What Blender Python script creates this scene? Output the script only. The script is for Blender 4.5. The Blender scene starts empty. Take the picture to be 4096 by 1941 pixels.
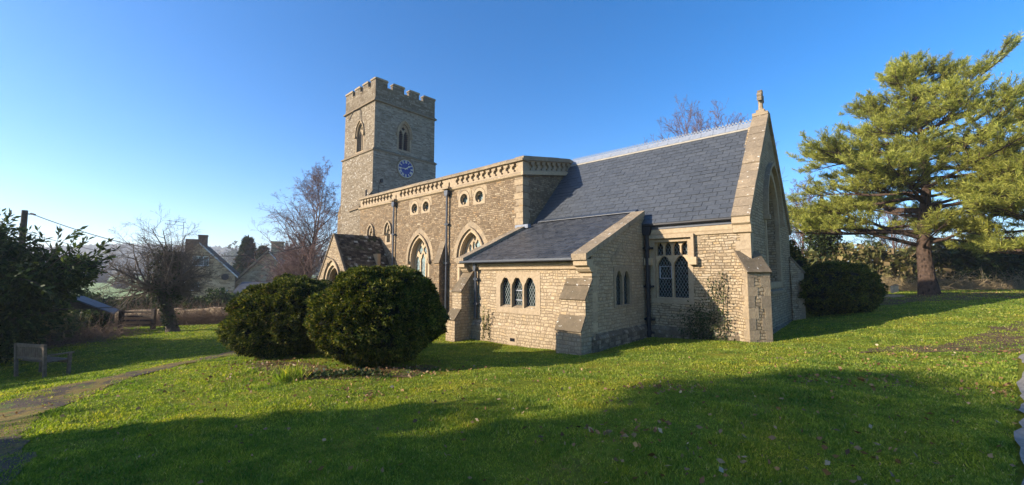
import bpy, bmesh, math, random
import numpy as np
from mathutils import Vector, Matrix
from mathutils.geometry import tessellate_polygon
R = math.radians
scene = bpy.context.scene
COL = scene.collection

# ------------------------------------------------------------------ camera, sky, sun, exposure
AZ = R(42.2)                       # the camera looks 42.2 degrees west of north; church axis = X, north = Y
cam_d = bpy.data.cameras.new('camera'); cam = bpy.data.objects.new('camera', cam_d); COL.objects.link(cam)
cam_d.lens = 36*1634/4096; cam_d.sensor_width = 36; cam_d.clip_end = 6000; cam_d.clip_start = .05
cam.location = (0, 0, 0); cam.rotation_euler = (R(90)+math.atan(124.5/1634), 0, AZ)
scene.camera = cam
SUN_DIR = Vector((.483, .793, -.372)).normalized()
world = bpy.data.worlds.new('World'); scene.world = world; world.use_nodes = True
wt = world.node_tree; bg = wt.nodes['Background']
sky = wt.nodes.new('ShaderNodeTexSky'); sky.sky_type = 'NISHITA'; sky.sun_disc = False
sky.sun_elevation = math.asin(-SUN_DIR.z); sky.sun_rotation = math.atan2(-SUN_DIR.x, -SUN_DIR.y) % (2*math.pi)
sky.air_density = .8; sky.dust_density = .8; sky.ozone_density = 1.9; sky.altitude = 100
hs = wt.nodes.new('ShaderNodeHueSaturation'); hs.inputs['Saturation'].default_value = 1.4; wt.links.new(sky.outputs[0], hs.inputs['Color'])
tint = wt.nodes.new('ShaderNodeMix'); tint.data_type = 'RGBA'; tint.blend_type = 'MULTIPLY'; tint.inputs[0].default_value = 1; tint.inputs[7].default_value = (.89, .93, 1.0, 1)
wt.links.new(hs.outputs[0], tint.inputs[6]); wt.links.new(tint.outputs[2], bg.inputs[0]); bg.inputs[1].default_value = .142
sun_d = bpy.data.lights.new('sun', 'SUN'); sun = bpy.data.objects.new('sun', sun_d); COL.objects.link(sun)
sun_d.energy = 5.0; sun_d.angle = R(.55); sun_d.color = (1, .87, .72)
sun.rotation_euler = SUN_DIR.to_track_quat('-Z', 'Y').to_euler(); sun.location = (-20, -40, 30)
scene.view_settings.view_transform = 'Standard'; scene.view_settings.look = 'None'
scene.view_settings.exposure = 1.02; scene.view_settings.gamma = 1.0
scene.render.engine = 'CYCLES'
scene.cycles.max_bounces = 6; scene.cycles.diffuse_bounces = 3; scene.cycles.transparent_max_bounces = 8
scene.cycles.volume_bounces = 0; scene.cycles.use_denoising = True
scene.cycles.caustics_reflective = False; scene.cycles.caustics_refractive = False

RT = Vector((math.cos(AZ), math.sin(AZ), 0)); FW = Vector((-math.sin(AZ), math.cos(AZ), 0))
def L(r, f, z=0.0):                # metres to the right of / in front of the camera -> world
    return Vector((RT.x*r+FW.x*f, RT.y*r+FW.y*f, z))

# ------------------------------------------------------------------ material helpers
class NT:
    def __init__(s, name, rough=.8, spec=.3):
        s.m = bpy.data.materials.new(name); s.m.use_nodes = True; s.t = s.m.node_tree
        s.b = s.t.nodes['Principled BSDF']; s.b.inputs['Roughness'].default_value = rough
        s.b.inputs['Specular IOR Level'].default_value = spec
        s.g = s.t.nodes.new('ShaderNodeNewGeometry'); s.P = s.g.outputs['Position']; s.N = s.g.outputs['Normal']
    def set(s, node, i, v):
        if v is None: return
        if isinstance(v, bpy.types.NodeSocket): s.t.links.new(v, node.inputs[i])
        else:
            if isinstance(v, (tuple, list)) and len(v) == 3 and node.inputs[i].type == 'RGBA': v = (*v, 1)
            node.inputs[i].default_value = v
    def M(s, op, a, b=None, c=None, clamp=False):
        n = s.t.nodes.new('ShaderNodeMath'); n.operation = op; n.use_clamp = clamp
        s.set(n, 0, a); s.set(n, 1, b); s.set(n, 2, c); return n.outputs[0]
    def V(s, op, a, b=None):
        n = s.t.nodes.new('ShaderNodeVectorMath'); n.operation = op
        s.set(n, 0, a); s.set(n, 1, b)
        return n.outputs['Value'] if op in ('DOT_PRODUCT', 'LENGTH') else n.outputs[0]
    def scale(s, a, k):
        return s.V('MULTIPLY', a, (k, k, k) if not isinstance(k, tuple) else k)
    def noise(s, vec=None, scale=5, detail=3, rough=.55, out=0):
        n = s.t.nodes.new('ShaderNodeTexNoise'); s.set(n, 'Vector', vec or s.P)
        n.inputs['Scale'].default_value = scale; n.inputs['Detail'].default_value = detail
        n.inputs['Roughness'].default_value = rough; return n.outputs[out]
    def vor(s, vec=None, scale=5, out='Distance'):
        n = s.t.nodes.new('ShaderNodeTexVoronoi'); s.set(n, 'Vector', vec or s.P)
        n.inputs['Scale'].default_value = scale; return n.outputs[out]
    def sep(s, v):
        n = s.t.nodes.new('ShaderNodeSeparateXYZ'); s.set(n, 0, v); return n.outputs
    def comb(s, x, y, z=0.0):
        n = s.t.nodes.new('ShaderNodeCombineXYZ'); s.set(n, 0, x); s.set(n, 1, y); s.set(n, 2, z); return n.outputs[0]
    def wn(s, v):
        n = s.t.nodes.new('ShaderNodeTexWhiteNoise'); n.noise_dimensions = '3D'; s.set(n, 'Vector', v); return n.outputs[0]
    def ramp(s, f, stops, interp='LINEAR'):
        n = s.t.nodes.new('ShaderNodeValToRGB'); n.color_ramp.interpolation = interp; e = n.color_ramp.elements
        while len(e) < len(stops): e.new(.5)
        for k, (p, c) in enumerate(stops):
            e[k].position = p; e[k].color = (*c, 1) if len(c) == 3 else c
        s.set(n, 0, f); return n.outputs[0]
    def mix(s, f, a, b, mode='MIX'):
        n = s.t.nodes.new('ShaderNodeMix'); n.data_type = 'RGBA'; n.blend_type = mode
        s.set(n, 0, f); s.set(n, 6, a); s.set(n, 7, b); return n.outputs[2]
    def smooth(s, x, a, b):
        n = s.t.nodes.new('ShaderNodeMapRange'); n.interpolation_type = 'SMOOTHSTEP'
        s.set(n, 0, x); n.inputs[1].default_value = a; n.inputs[2].default_value = b; return n.outputs[0]
    def color(s, c): s.set(s.b, 'Base Color', c)
    def bump(s, h, dist=.02, strength=1.0):
        n = s.t.nodes.new('ShaderNodeBump'); n.inputs['Distance'].default_value = dist
        n.inputs['Strength'].default_value = strength; s.set(n, 'Height', h); s.t.links.new(n.outputs[0], s.b.inputs['Normal'])
    def island(s): return s.g.outputs['Random Per Island']
    def translucent(s, col, f=.35):
        tr = s.t.nodes.new('ShaderNodeBsdfTranslucent'); s.set(tr, 0, col)
        mx = s.t.nodes.new('ShaderNodeMixShader'); mx.inputs[0].default_value = f
        s.t.links.new(s.b.outputs[0], mx.inputs[1]); s.t.links.new(tr.outputs[0], mx.inputs[2])
        s.t.links.new(mx.outputs[0], s.t.nodes['Material Output'].inputs['Surface'])

def masonry(name, stops, mortar, h=.13, w=.30, lich=(.5, .48, .42), lich_amt=.25, dark_amt=.3, spots=0.0, bumpd=.02):
    n = NT(name, .92, .15)
    N = n.sep(n.N); t = n.V('NORMALIZE', n.comb(n.M('MULTIPLY', N[1], -1.0), n.M('ADD', N[0], .0001), 0.0))
    d = n.sep(n.scale(n.V('SUBTRACT', n.noise(scale=3.2, detail=2, out=1), (.5, .5, .5)), .20))
    u = n.M('ADD', n.V('DOT_PRODUCT', n.P, t), d[0]); v = n.M('ADD', n.sep(n.P)[2], n.M('MULTIPLY', d[1], .55))
    v = n.M('ADD', v, n.M('MULTIPLY', n.M('SINE', n.M('MULTIPLY', v, 5.3)), h*.25))
    vv = n.M('DIVIDE', v, h); row = n.M('FLOOR', vv); fv = n.M('FRACT', vv)
    rr = n.wn(n.comb(row, 3.7, 1.0)); wr = n.M('MULTIPLY', n.M('ADD', n.M('MULTIPLY', rr, .8), .6), w)
    uu = n.M('ADD', n.M('DIVIDE', u, wr), n.M('MULTIPLY', rr, 37.0))
    uu = n.M('ADD', uu, n.M('MULTIPLY', n.M('SINE', n.M('MULTIPLY_ADD', uu, 1.9, rr)), .38))
    cl = n.M('FLOOR', uu); fu = n.M('FRACT', uu); rnd = n.wn(n.comb(cl, row, 0.0)); rnd2 = n.wn(n.comb(row, cl, 5.0))
    du = n.M('MULTIPLY', n.M('MINIMUM', fu, n.M('SUBTRACT', 1.0, fu)), wr)
    dv = n.M('MULTIPLY', n.M('MINIMUM', fv, n.M('SUBTRACT', 1.0, fv)), h)
    m = n.smooth(n.M('MINIMUM', du, dv), .003, .016)
    c = n.ramp(rnd, stops)
    fine = n.noise(scale=26, detail=4, rough=.7)
    c = n.mix(1.0, c, n.ramp(fine, [(.25, (.55, .55, .55)), (.75, (1.35, 1.35, 1.35))]), 'MULTIPLY')
    big = n.noise(scale=.9, detail=5, rough=.65)
    c = n.mix(n.M('MULTIPLY', n.smooth(big, .5, .72), dark_amt), c, (.10, .085, .06))
    lz = n.noise(scale=4.5, detail=5, rough=.75)
    c = n.mix(n.M('MULTIPLY', n.smooth(lz, .52, .68), lich_amt), c, lich)
    if spots:
        sp = n.noise(scale=7, detail=3, rough=.6)
        c = n.mix(n.M('MULTIPLY', n.smooth(sp, .62, .66), spots), c, (.72, .70, .62))
    c = n.mix(m, mortar, c); n.color(c)
    hh = n.M('MULTIPLY', m, n.M('MULTIPLY_ADD', rnd2, .6, .5)); hh = n.M('ADD', hh, n.M('MULTIPLY', fine, .35)); n.bump(hh, bumpd)
    return n.m

def ashlar(name, a, b, dark=(.12, .10, .075), dark_amt=.35, joints=True, up_lichen=.6, sc=2.0):
    n = NT(name, .9, .15); x = n.noise(scale=sc*6, detail=5, rough=.7)
    c = n.mix(n.smooth(x, .3, .7), a, b)
    isl = n.island(); c = n.mix(1.0, c, n.ramp(isl, [(0, (.8, .8, .8)), (1, (1.15, 1.12, 1.05))]), 'MULTIPLY')
    big = n.noise(scale=sc, detail=5, rough=.7)
    up = n.smooth(n.sep(n.N)[2], .15, .6)
    amt = n.M('MAXIMUM', n.M('MULTIPLY', n.smooth(big, .48, .7), dark_amt), n.M('MULTIPLY', up, n.M('MULTIPLY', n.smooth(big, .25, .6), up_lichen)))
    c = n.mix(amt, c, dark)
    sp = n.noise(scale=9, detail=3); c = n.mix(n.M('MULTIPLY', n.smooth(sp, .66, .7), up), c, (.6, .58, .5))
    n.color(c); n.bump(n.M('ADD', x, n.noise(scale=60, detail=2)), .012); return n.m

def plain(name, col, rough=.6, var=.25, sc=6, spec=.3, bumpd=0.0, isl=0.0, metal=0.0):
    n = NT(name, rough, spec); x = n.noise(scale=sc, detail=4, rough=.65)
    c = n.mix(1.0, col, n.ramp(x, [(.3, (1-var,)*3), (.7, (1+var,)*3)]), 'MULTIPLY')
    if isl: c = n.mix(1.0, c, n.ramp(n.island(), [(0, (1-isl,)*3), (1, (1+isl,)*3)]), 'MULTIPLY')
    n.color(c)
    if bumpd: n.bump(x, bumpd)
    n.b.inputs['Metallic'].default_value = metal
    return n.m

def leafmat(name, stops, rough=.5, trans=.3, spec=.35, patch=.5, psc=1.2):
    n = NT(name, rough, spec); c = n.ramp(n.island(), stops)
    x = n.noise(scale=psc, detail=3); c = n.mix(1.0, c, n.ramp(x, [(.3, (1-patch,)*3), (.7, (1+patch*.7,)*3)]), 'MULTIPLY')
    n.color(c)
    if trans: n.translucent(n.mix(1.0, c, (1.5, 1.5, .8), 'MULTIPLY'), trans)
    return n.m

def slate(name, a, b, rough=.45, rust=True, psc=3.0):
    n = NT(name, rough, .35); c = n.ramp(n.island(), [(0, a), (.5, tuple((x+y)/2 for x, y in zip(a, b))), (1, b)])
    x = n.noise(scale=psc*4, detail=5, rough=.7); c = n.mix(1.0, c, n.ramp(x, [(.3, (.75,)*3), (.7, (1.25,)*3)]), 'MULTIPLY')
    if rust:
        r = n.noise(scale=1.7, detail=2); c = n.mix(n.smooth(r, .76, .8), c, (.12, .08, .05))
    n.color(c); n.bump(x, .004); return n.m

GOLD = [(0, (.22, .155, .092)), (.25, (.32, .24, .145)), (.5, (.385, .30, .19)), (.75, (.44, .35, .23)), (.9, (.42, .285, .135)), (1, (.50, .42, .29))]
BROWN = [(0, (.15, .105, .063)), (.3, (.21, .15, .09)), (.55, (.26, .19, .115)), (.8, (.315, .238, .147)), (.92, (.31, .20, .10)), (1, (.40, .325, .215))]
GREY = [(0, (.145, .110, .070)), (.3, (.20, .158, .104)), (.6, (.245, .197, .134)), (1, (.32, .265, .19))]
MT = {}
MT['nave'] = masonry('nave_rubble', BROWN, (.16, .118, .073), .085, .16, lich_amt=.12, dark_amt=.25)
MT['vestry'] = masonry('vestry_rubble', [(p, tuple(min(.62, c*.5+.5*m_) for c, m_ in zip(k, (.44, .345, .22)))) for p, k in GOLD], (.27, .205, .13), .10, .15, lich_amt=.12, dark_amt=.12)
MT['chancel'] = masonry('chancel_rubble', [(p, tuple(c*.65+.35*m_ for c, m_ in zip(k, (.38, .295, .19)))) for p, k in GOLD], (.165, .125, .075), .092, .20, lich_amt=.25, dark_amt=.3)
MT['tower'] = masonry('tower_rubble', GREY, (.17, .14, .10), .09, .24, lich_amt=.22, dark_amt=.30, spots=.8, bumpd=.014)
MT['tower_shaded'] = masonry('tower_shaded_rubble', [(p, (c[0]*1.1, c[1]*1.14, c[2]*1.2)) for p, c in GREY], (.23, .21, .17), .09, .28, lich_amt=.2, dark_amt=.6, bumpd=.014)  # east face copy of the tower stone, its shade deepened in the colour
MT['plinth'] = masonry('plinth_rubble', [(0, (.11, .085, .055)), (.5, (.19, .15, .10)), (1, (.32, .26, .175))], (.15, .12, .08), .12, .22, lich_amt=.3, dark_amt=.7)
MT['ashlar'] = ashlar('dressed_stone', (.37, .285, .185), (.46, .365, .245), dark_amt=.15)
MT['ashlar_b'] = ashlar('weathered_dressed_stone', (.28, .215, .14), (.37, .295, .20), dark_amt=.4)
MT['battle'] = ashlar('lichened_battlement_stone', (.18, .138, .092), (.25, .20, .135), dark=(.10, .08, .052), dark_amt=.55)
MT['coping'] = ashlar('lichened_coping', (.25, .195, .13), (.38, .305, .21), dark=(.13, .105, .075), dark_amt=.6, up_lichen=.5, sc=3)
MT['weather'] = ashlar('mossy_weathering', (.17, .13, .088), (.24, .19, .13), dark=(.10, .082, .052), dark_amt=.6, up_lichen=.7)
MT['slate'] = slate('blue_grey_slate', (.060, .067, .075), (.075, .083, .092))
MT['slate_dark'] = slate('dark_slate', (.030, .034, .040), (.062, .067, .075), rough=.42, rust=False)
MT['under'] = plain('roof_underlay', (.006, .006, .008), .9)
MT['ridge'] = plain('pale_ridge_tile', (.21, .235, .275), .7, .18, 9)
MT['cream'] = plain('cream_mortar', (.34, .31, .25), .8, .15)
MT['lead'] = plain('lead_flashing', (.36, .38, .42), .55, .25, 7)
MT['iron'] = plain('black_painted_iron', (.012, .012, .014), .62, .2, 5, spec=.5)
MT['ironb'] = plain('blue_grey_painted_iron', (.045, .055, .07), .35, .2, 5, spec=.5)
MT['dark'] = plain('dark_interior', (.006, .006, .007), .95, 0)
MT['louvre'] = plain('grey_oak_louvre', (.045, .042, .045), .7, .3)
MT['blue'] = plain('blue_enamel', (.003, .014, .17), .35, .1, spec=.5)
MT['gilt'] = plain('pale_gilt', (.72, .66, .42), .4, .1)
MT['wood'] = plain('weathered_oak', (.17, .13, .085), .8, .35, 12, bumpd=.004)
MT['white'] = plain('white_paint', (.62, .63, .63), .5, .08)
MT['stonetile'] = None

def glassmat(name, base, lead=(.32, .35, .36), s=.105, k=1.75, rough=.12):
    n = NT(name, rough, .6); N = n.sep(n.N); t = n.V('NORMALIZE', n.comb(n.M('MULTIPLY', N[1], -1.0), n.M('ADD', N[0], .0001), 0.0))
    u = n.V('DOT_PRODUCT', n.P, t); v = n.M('DIVIDE', n.sep(n.P)[2], k)
    a = n.M('DIVIDE', n.M('ADD', u, v), s); b = n.M('DIVIDE', n.M('SUBTRACT', u, v), s)
    def ln(x):
        f = n.M('FRACT', x); return n.M('MINIMUM', f, n.M('SUBTRACT', 1.0, f))
    m = n.M('LESS_THAN', n.M('MINIMUM', ln(a), ln(b)), .07)
    rnd = n.wn(n.comb(n.M('FLOOR', a), n.M('FLOOR', b), 2.0))
    g = n.mix(1.0, base, n.ramp(rnd, [(0, (.4,)*3), (1, (1.9,)*3)]), 'MULTIPLY')
    n.color(n.mix(m, g, lead)); n.set(n.b, 'Roughness', n.mix(m, (rough,)*3, (.7,)*3))
    n.bump(n.M('ADD', rnd, n.noise(scale=7)), .006); return n.m
MT['glass'] = glassmat('leaded_glass', (.010, .018, .016), (.17, .19, .19))
MT['glass_pale'] = glassmat('pale_leaded_glass', (.10, .16, .15), (.4, .42, .42))
MT['glass_blue'] = glassmat('dark_blue_glass', (.015, .02, .035), (.05, .06, .08), .14)

# ------------------------------------------------------------------ mesh helpers
def finish(me, o, parent):
    COL.objects.link(o)
    if parent is not None:
        o.parent = parent
        if parent.type == 'EMPTY' or True:
            o.matrix_parent_inverse = Matrix.Identity(4) if getattr(o, '_loc', False) else parent_inv(parent)
    return o
def parent_inv(p):
    m = Matrix.LocRotScale(p.location, p.rotation_euler, p.scale); q = p.parent
    base = p.matrix_parent_inverse @ m if q is not None else m
    if q is not None:
        base = full_matrix(q) @ base
    return base.inverted()
def full_matrix(p):
    m = Matrix.LocRotScale(p.location, p.rotation_euler, p.scale)
    return m if p.parent is None else full_matrix(p.parent) @ p.matrix_parent_inverse @ m
class MB:
    """collects geometry in world coordinates and links it as one mesh object"""
    def __init__(s): s.v = []; s.f = []
    def add(s, vs, fs):
        b = len(s.v); s.v += [tuple(x) for x in vs]; s.f += [tuple(i+b for i in f) for f in fs]; return s
    def box(s, x0, x1, y0, y1, z0, z1):
        return s.add([(x0, y0, z0), (x1, y0, z0), (x1, y1, z0), (x0, y1, z0), (x0, y0, z1), (x1, y0, z1), (x1, y1, z1), (x0, y1, z1)],
                     [(0, 3, 2, 1), (4, 5, 6, 7), (0, 1, 5, 4), (1, 2, 6, 5), (2, 3, 7, 6), (3, 0, 4, 7)])
    def obox(s, o, a, b, c):       # oriented box: origin corner and three edge vectors
        o, a, b, c = map(Vector, (o, a, b, c)); p = [o, o+a, o+a+b, o+b]; p += [q+c for q in p]
        return s.add(p, [(0, 3, 2, 1), (4, 5, 6, 7), (0, 1, 5, 4), (1, 2, 6, 5), (2, 3, 7, 6), (3, 0, 4, 7)])
    def prism(s, poly, vec):       # planar polygon of 3D points, swept along vec
        n = len(poly); vec = Vector(vec); a = [Vector(p) for p in poly]; b = [p+vec for p in a]
        return s.add(a+b, [tuple(range(n))[::-1], tuple(range(n, 2*n))] + [(i, (i+1) % n, n+(i+1) % n, n+i) for i in range(n)])
    def plate(s, fr, loops, d0, d1):   # loops of (s,z): the first is the outline, the others are holes
        o, u, n = fr; tri = tessellate_polygon([[Vector((p[0], p[1], 0)) for p in l] for l in loops])
        pts = [p for l in loops for p in l]; k = len(pts)
        P = [o+u*p[0]+Vector((0, 0, p[1]))+n*d1 for p in pts] + [o+u*p[0]+Vector((0, 0, p[1]))+n*d0 for p in pts]
        fs = []
        for a, b, c in tri:
            ar = (pts[b][0]-pts[a][0])*(pts[c][1]-pts[a][1])-(pts[c][0]-pts[a][0])*(pts[b][1]-pts[a][1])
            if ar < 0: b, c = c, b
            fs += [(a, b, c), (k+a, k+c, k+b)]
        i0 = 0
        for li, l in enumerate(loops):
            m = len(l); A = sum(l[i][0]*l[(i+1) % m][1]-l[(i+1) % m][0]*l[i][1] for i in range(m))
            flip = (A < 0) != (li > 0)
            for i in range(m):
                a, b = i0+i, i0+(i+1) % m; q = (a, k+a, k+b, b)
                fs.append(q[::-1] if flip else q)
            i0 += m
        return s.add(P, fs)
    def tube(s, pts, rad, k=6, cap=True):
        pts = [Vector(p) for p in pts]; n = len(pts); rad = [rad]*n if isinstance(rad, (int, float)) else rad; V = []
        for i, p in enumerate(pts):
            t = (pts[min(i+1, n-1)]-pts[max(i-1, 0)]).normalized()
            a = t.cross(Vector((0, 0, 1)) if abs(t.z) < .9 else Vector((1, 0, 0))).normalized(); b = t.cross(a)
            V += [p+(a*math.cos(2*math.pi*j/k)+b*math.sin(2*math.pi*j/k))*rad[i] for j in range(k)]
        F = [(i*k+j, i*k+(j+1) % k, (i+1)*k+(j+1) % k, (i+1)*k+j) for i in range(n-1) for j in range(k)]
        if cap: F += [tuple(range(k)), tuple(range((n-1)*k, n*k))[::-1]]
        return s.add(V, F)
    def build(s, name, mat, parent=None, smooth=False, fix=False, bevel=0):
        me = bpy.data.meshes.new(name); me.from_pydata(s.v, [], s.f); me.materials.append(mat)
        if fix or bevel:
            bm = bmesh.new(); bm.from_mesh(me); bmesh.ops.recalc_face_normals(bm, faces=bm.faces)
            if bevel: bmesh.ops.bevel(bm, geom=[e for e in bm.edges if e.is_manifold and e.calc_face_angle(0) > .5], offset=bevel, segments=1, affect='EDGES')
            bm.to_mesh(me); bm.free()
        if smooth: me.shade_smooth()
        me.update(); o = bpy.data.objects.new(name, me); COL.objects.link(o)
        if parent is not None: o.parent = parent; o.matrix_parent_inverse = full_matrix(parent).inverted()
        return o
def np_mesh(name, V, F, mat, parent=None, smooth=False):
    V = np.asarray(V, np.float32); F = np.asarray(F, np.int32); m, k = F.shape
    me = bpy.data.meshes.new(name); me.vertices.add(len(V)); me.vertices.foreach_set('co', V.ravel())
    me.loops.add(m*k); me.loops.foreach_set('vertex_index', F.ravel())
    me.polygons.add(m); me.polygons.foreach_set('loop_start', np.arange(0, m*k, k, dtype=np.int32))
    me.polygons.foreach_set('loop_total', np.full(m, k, np.int32)) if False else None
    me.materials.append(mat); me.update(calc_edges=True); me.validate()
    if smooth: me.shade_smooth()
    o = bpy.data.objects.new(name, me); COL.objects.link(o)
    if parent is not None: o.parent = parent; o.matrix_parent_inverse = full_matrix(parent).inverted()
    return o
def tag(o, label=None, cat=None, group=None, kind=None):
    if label: o['label'] = label
    if cat: o['category'] = cat
    if group: o['group'] = group
    if kind: o['kind'] = kind
    return o
def empty(name, loc, label, cat, group=None, rz=0.0):
    o = bpy.data.objects.new(name, None); o.location = loc; o.rotation_euler = (0, 0, rz); o.empty_display_size = .3
    COL.objects.link(o); return tag(o, label, cat, group)

# 2D outlines
def rect(a, b, c, d): return [(a, c), (b, c), (b, d), (a, d)]
def arch(cx, h, z0, sp, ap, n=9):
    H = ap-sp; Rr = (h*h+H*H)/(2*h); t1 = math.atan2(H, Rr-h) if Rr > h else math.pi/2
    right = [(cx+h-Rr+Rr*math.cos(t1*i/n), sp+Rr*math.sin(t1*i/n)) for i in range(n+1)]
    left = [(2*cx-x, z) for x, z in right[:-1]][::-1]
    return [(cx-h, z0), (cx+h, z0)] + right + left
def arch_open(cx, h, sp, ap, n=9): return arch(cx, h, 0, sp, ap, n)[2:]
def cusp(cx, h, z0, sp, ap, n=12, c=.2):
    l = arch(cx, h, z0, sp, ap, n); out = l[:2]; m = len(l)-2
    for i, (x, z) in enumerate(l[2:]):
        t = i/(m-1); k = c*(math.exp(-((t-.24)/.07)**2)+math.exp(-((t-.76)/.07)**2))
        out.append((x+(cx-x)*k, z+(sp+(ap-sp)*.25-z)*k))
    return out
def foil(cx, cz, r, n=4, rot=0.0, k=28, sz=1.0):
    return [(cx+math.cos(a)*q, cz+math.sin(a)*q*sz) for a in [2*math.pi*i/k for i in range(k)] for q in [r*(.58+.42*abs(math.cos(n*(a-rot)/2))**.6)]]
def ell(cx, cz, rx, rz, k=14): return [(cx+rx*math.cos(2*math.pi*i/k), cz+rz*math.sin(2*math.pi*i/k)) for i in range(k)]
def fS(y): return (Vector((0, y, 0)), Vector((1, 0, 0)), Vector((0, -1, 0)))
def fE(x): return (Vector((x, 0, 0)), Vector((0, 1, 0)), Vector((1, 0, 0)))
def ring(mb, fr, inner, outer, d0, d1):  # band between two open polylines
    mb.plate(fr, [outer+inner[::-1]], d0, d1)

def tiles(mb, rng, o, a, b, W, Ln, exp, tw, th, jit=.01, gap=.006, clip=None):
    """overlapping roof tiles: o = lower corner, a = unit along the eave, b = unit up the slope"""
    o, a, b = Vector(o), Vector(a), Vector(b); n = a.cross(b).normalized()
    if n.z < 0: n = -n
    rows = int(Ln/exp)
    for r in range(rows+1):
        s0 = r*exp; s1 = min(Ln, s0+exp*1.25); x = -tw*(.5 if r % 2 else 0)
        if s1-s0 < .03: continue
        while x < W:
            w = tw*(1+rng.uniform(-jit*8, jit*8)); x0 = max(0, x+gap/2); x1 = min(W, x+w-gap/2); x += w
            if x1-x0 < .03: continue
            e = rng.uniform(-jit, jit); t0 = th*(1+rng.uniform(-.3, .5))
            if clip:
                c = o+a*((x0+x1)/2)+b*((s0+s1)/2)
                if clip(c): continue
            p = [o+a*x0+b*(s0+e), o+a*x1+b*(s0+e*.5), o+a*x1+b*s1, o+a*x0+b*s1]
            q = [p[0]+n*t0, p[1]+n*t0*(1+rng.uniform(-.2, .2)), p[2]+n*th*.25, p[3]+n*th*.25]
            mb.add(p+q, [(4, 5, 6, 7), (0, 1, 5, 4), (1, 2, 6, 5), (3, 0, 4, 7)])

# ------------------------------------------------------------------ ground shape
CT = [(0, 0, -1.65), (0, 3, -1.66), (3, 3, -1.62), (-4, 4, -1.9), (-4, 6.2, -1.98), (-7.1, 5.7, -2.1), (-9.1, 9.3, -2.3), (-13.0, 11.5, -2.88),
      (-6, 11, -2.17), (-3.3, 9.4, -2.15), (-1.4, 14.8, -2.4), (1.4, 12.2, -2.36), (0, 9, -2.05), (0, 6, -1.85), (4.83, 14.3, -2.22), (3.2, 11.2, -2.12),
      (6.0, 12.9, -2.02), (7.2, 12.3, -2.1), (5, 9, -1.85), (3, 6.5, -1.72), (8.8, 16.5, -2.2), (11.5, 19, -2.2), (9.5, 7.6, -1.55), (12, 12, -1.6), (14, 16.5, -1.52),
      (22, 22, -1.13), (20, 15, -1.15), (30, 20, -.95), (26, 32, -1.2), (8, 0, -1.4), (-8, 0, -1.9), (-15, 4, -2.4), (-13.9, 20, -2.7), (-18, 14, -2.75),
      (-18.5, 24, -3.0), (-26.4, 27, -3.25), (-18.7, 28, -3.1), (-9, 22, -2.7), (-34, 42, -3.7), (-24, 42, -3.7), (-14, 34, -3.2), (-30, 14, -3.0),
      (0, -20, -1.5), (-30, -10, -2.2), (30, -5, -.9), (0, 45, -2.2), (-50, 30, -3.9), (50, 40, -1.2), (-60, 0, -3.5), (20, 60, -1.8), (-40, 60, -4.0)]
CP = np.array([(r, f) for r, f, z in CT], float); CZ = np.array([z for r, f, z in CT])
def _tps(a, b):
    d = np.sqrt(((a[:, None, :]-b[None, :, :])**2).sum(-1))+1e-9; return d*d*np.log(d)
_K = _tps(CP, CP)+np.eye(len(CP))*6.0; _Q = np.hstack([np.ones((len(CP), 1)), CP])
_S = np.linalg.solve(np.block([[_K, _Q], [_Q.T, np.zeros((3, 3))]]), np.concatenate([CZ, np.zeros(3)]))
def ground_rf(r, f):
    r = np.atleast_1d(np.asarray(r, float)); f = np.atleast_1d(np.asarray(f, float)); q = np.stack([r, f], -1)
    z = np.empty(len(q))
    for i in range(0, len(q), 20000):
        s = slice(i, i+20000); z[s] = _tps(q[s], CP) @ _S[:len(CP)] + _S[-3] + q[s] @ _S[-2:]
    d = np.hypot(r, f); far = -4.2+2.2*np.clip((d-80)/330, 0, 1); k = np.clip((d-40)/30, 0, 1); k = k*k*(3-2*k)
    z = z*(1-k)+far*k
    near = np.clip(1-d/40, 0, 1)
    z = z+near*(.035*np.sin(r*1.7+f*.6)*np.sin(f*1.3-r*.4)+.016*np.sin(r*3.7+2+np.sin(f))*np.sin(f*4.3)+.012*np.sin(r*7.1+f*2)*np.sin(f*6.2-r))
    return z
def gz(r, f): return float(ground_rf(r, f)[0])
def G(r, f, dz=0.0): return L(r, f, gz(r, f)+dz)
def rf(p): p = Vector(p); return p.x*RT.x+p.y*RT.y, p.x*FW.x+p.y*FW.y
def gw(x, y):
    r, f = rf((x, y, 0)); return gz(r, f)
def to_world(r, f, z):
    return np.stack([RT.x*r+FW.x*f, RT.y*r+FW.y*f, z], -1)

# ------------------------------------------------------------------ the setting: ground, path, hills
def ground_mat():
    n = NT('turf', .95, .1); a = n.noise(scale=.55, detail=5, rough=.6); b = n.noise(scale=7, detail=5, rough=.75); c = n.noise(scale=60, detail=3, rough=.7)
    col = n.ramp(a, [(.3, (.10, .135, .012)), (.5, (.17, .20, .018)), (.68, (.25, .22, .03))])
    col = n.mix(1.0, col, n.ramp(b, [(.25, (.55, .6, .5)), (.75, (1.45, 1.35, 1.3))]), 'MULTIPLY')
    col = n.mix(n.smooth(n.noise(scale=1.6, detail=6, rough=.8), .58, .72), col, (.13, .115, .04))
    P = n.sep(n.P); dist = n.V('LENGTH', n.P)
    fieldc = n.ramp(n.noise(n.scale(n.P, (.004, .012, 0)), 1.0, 2), [(.35, (.17, .25, .08)), (.6, (.26, .33, .14))])
    col = n.mix(n.smooth(dist, 48, 70), col, fieldc)
    n.color(col); n.bump(n.M('ADD', n.M('MULTIPLY', b, .6), n.M('MULTIPLY', c, .5)), .06); return n.m
MT['turf'] = ground_mat()
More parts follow.
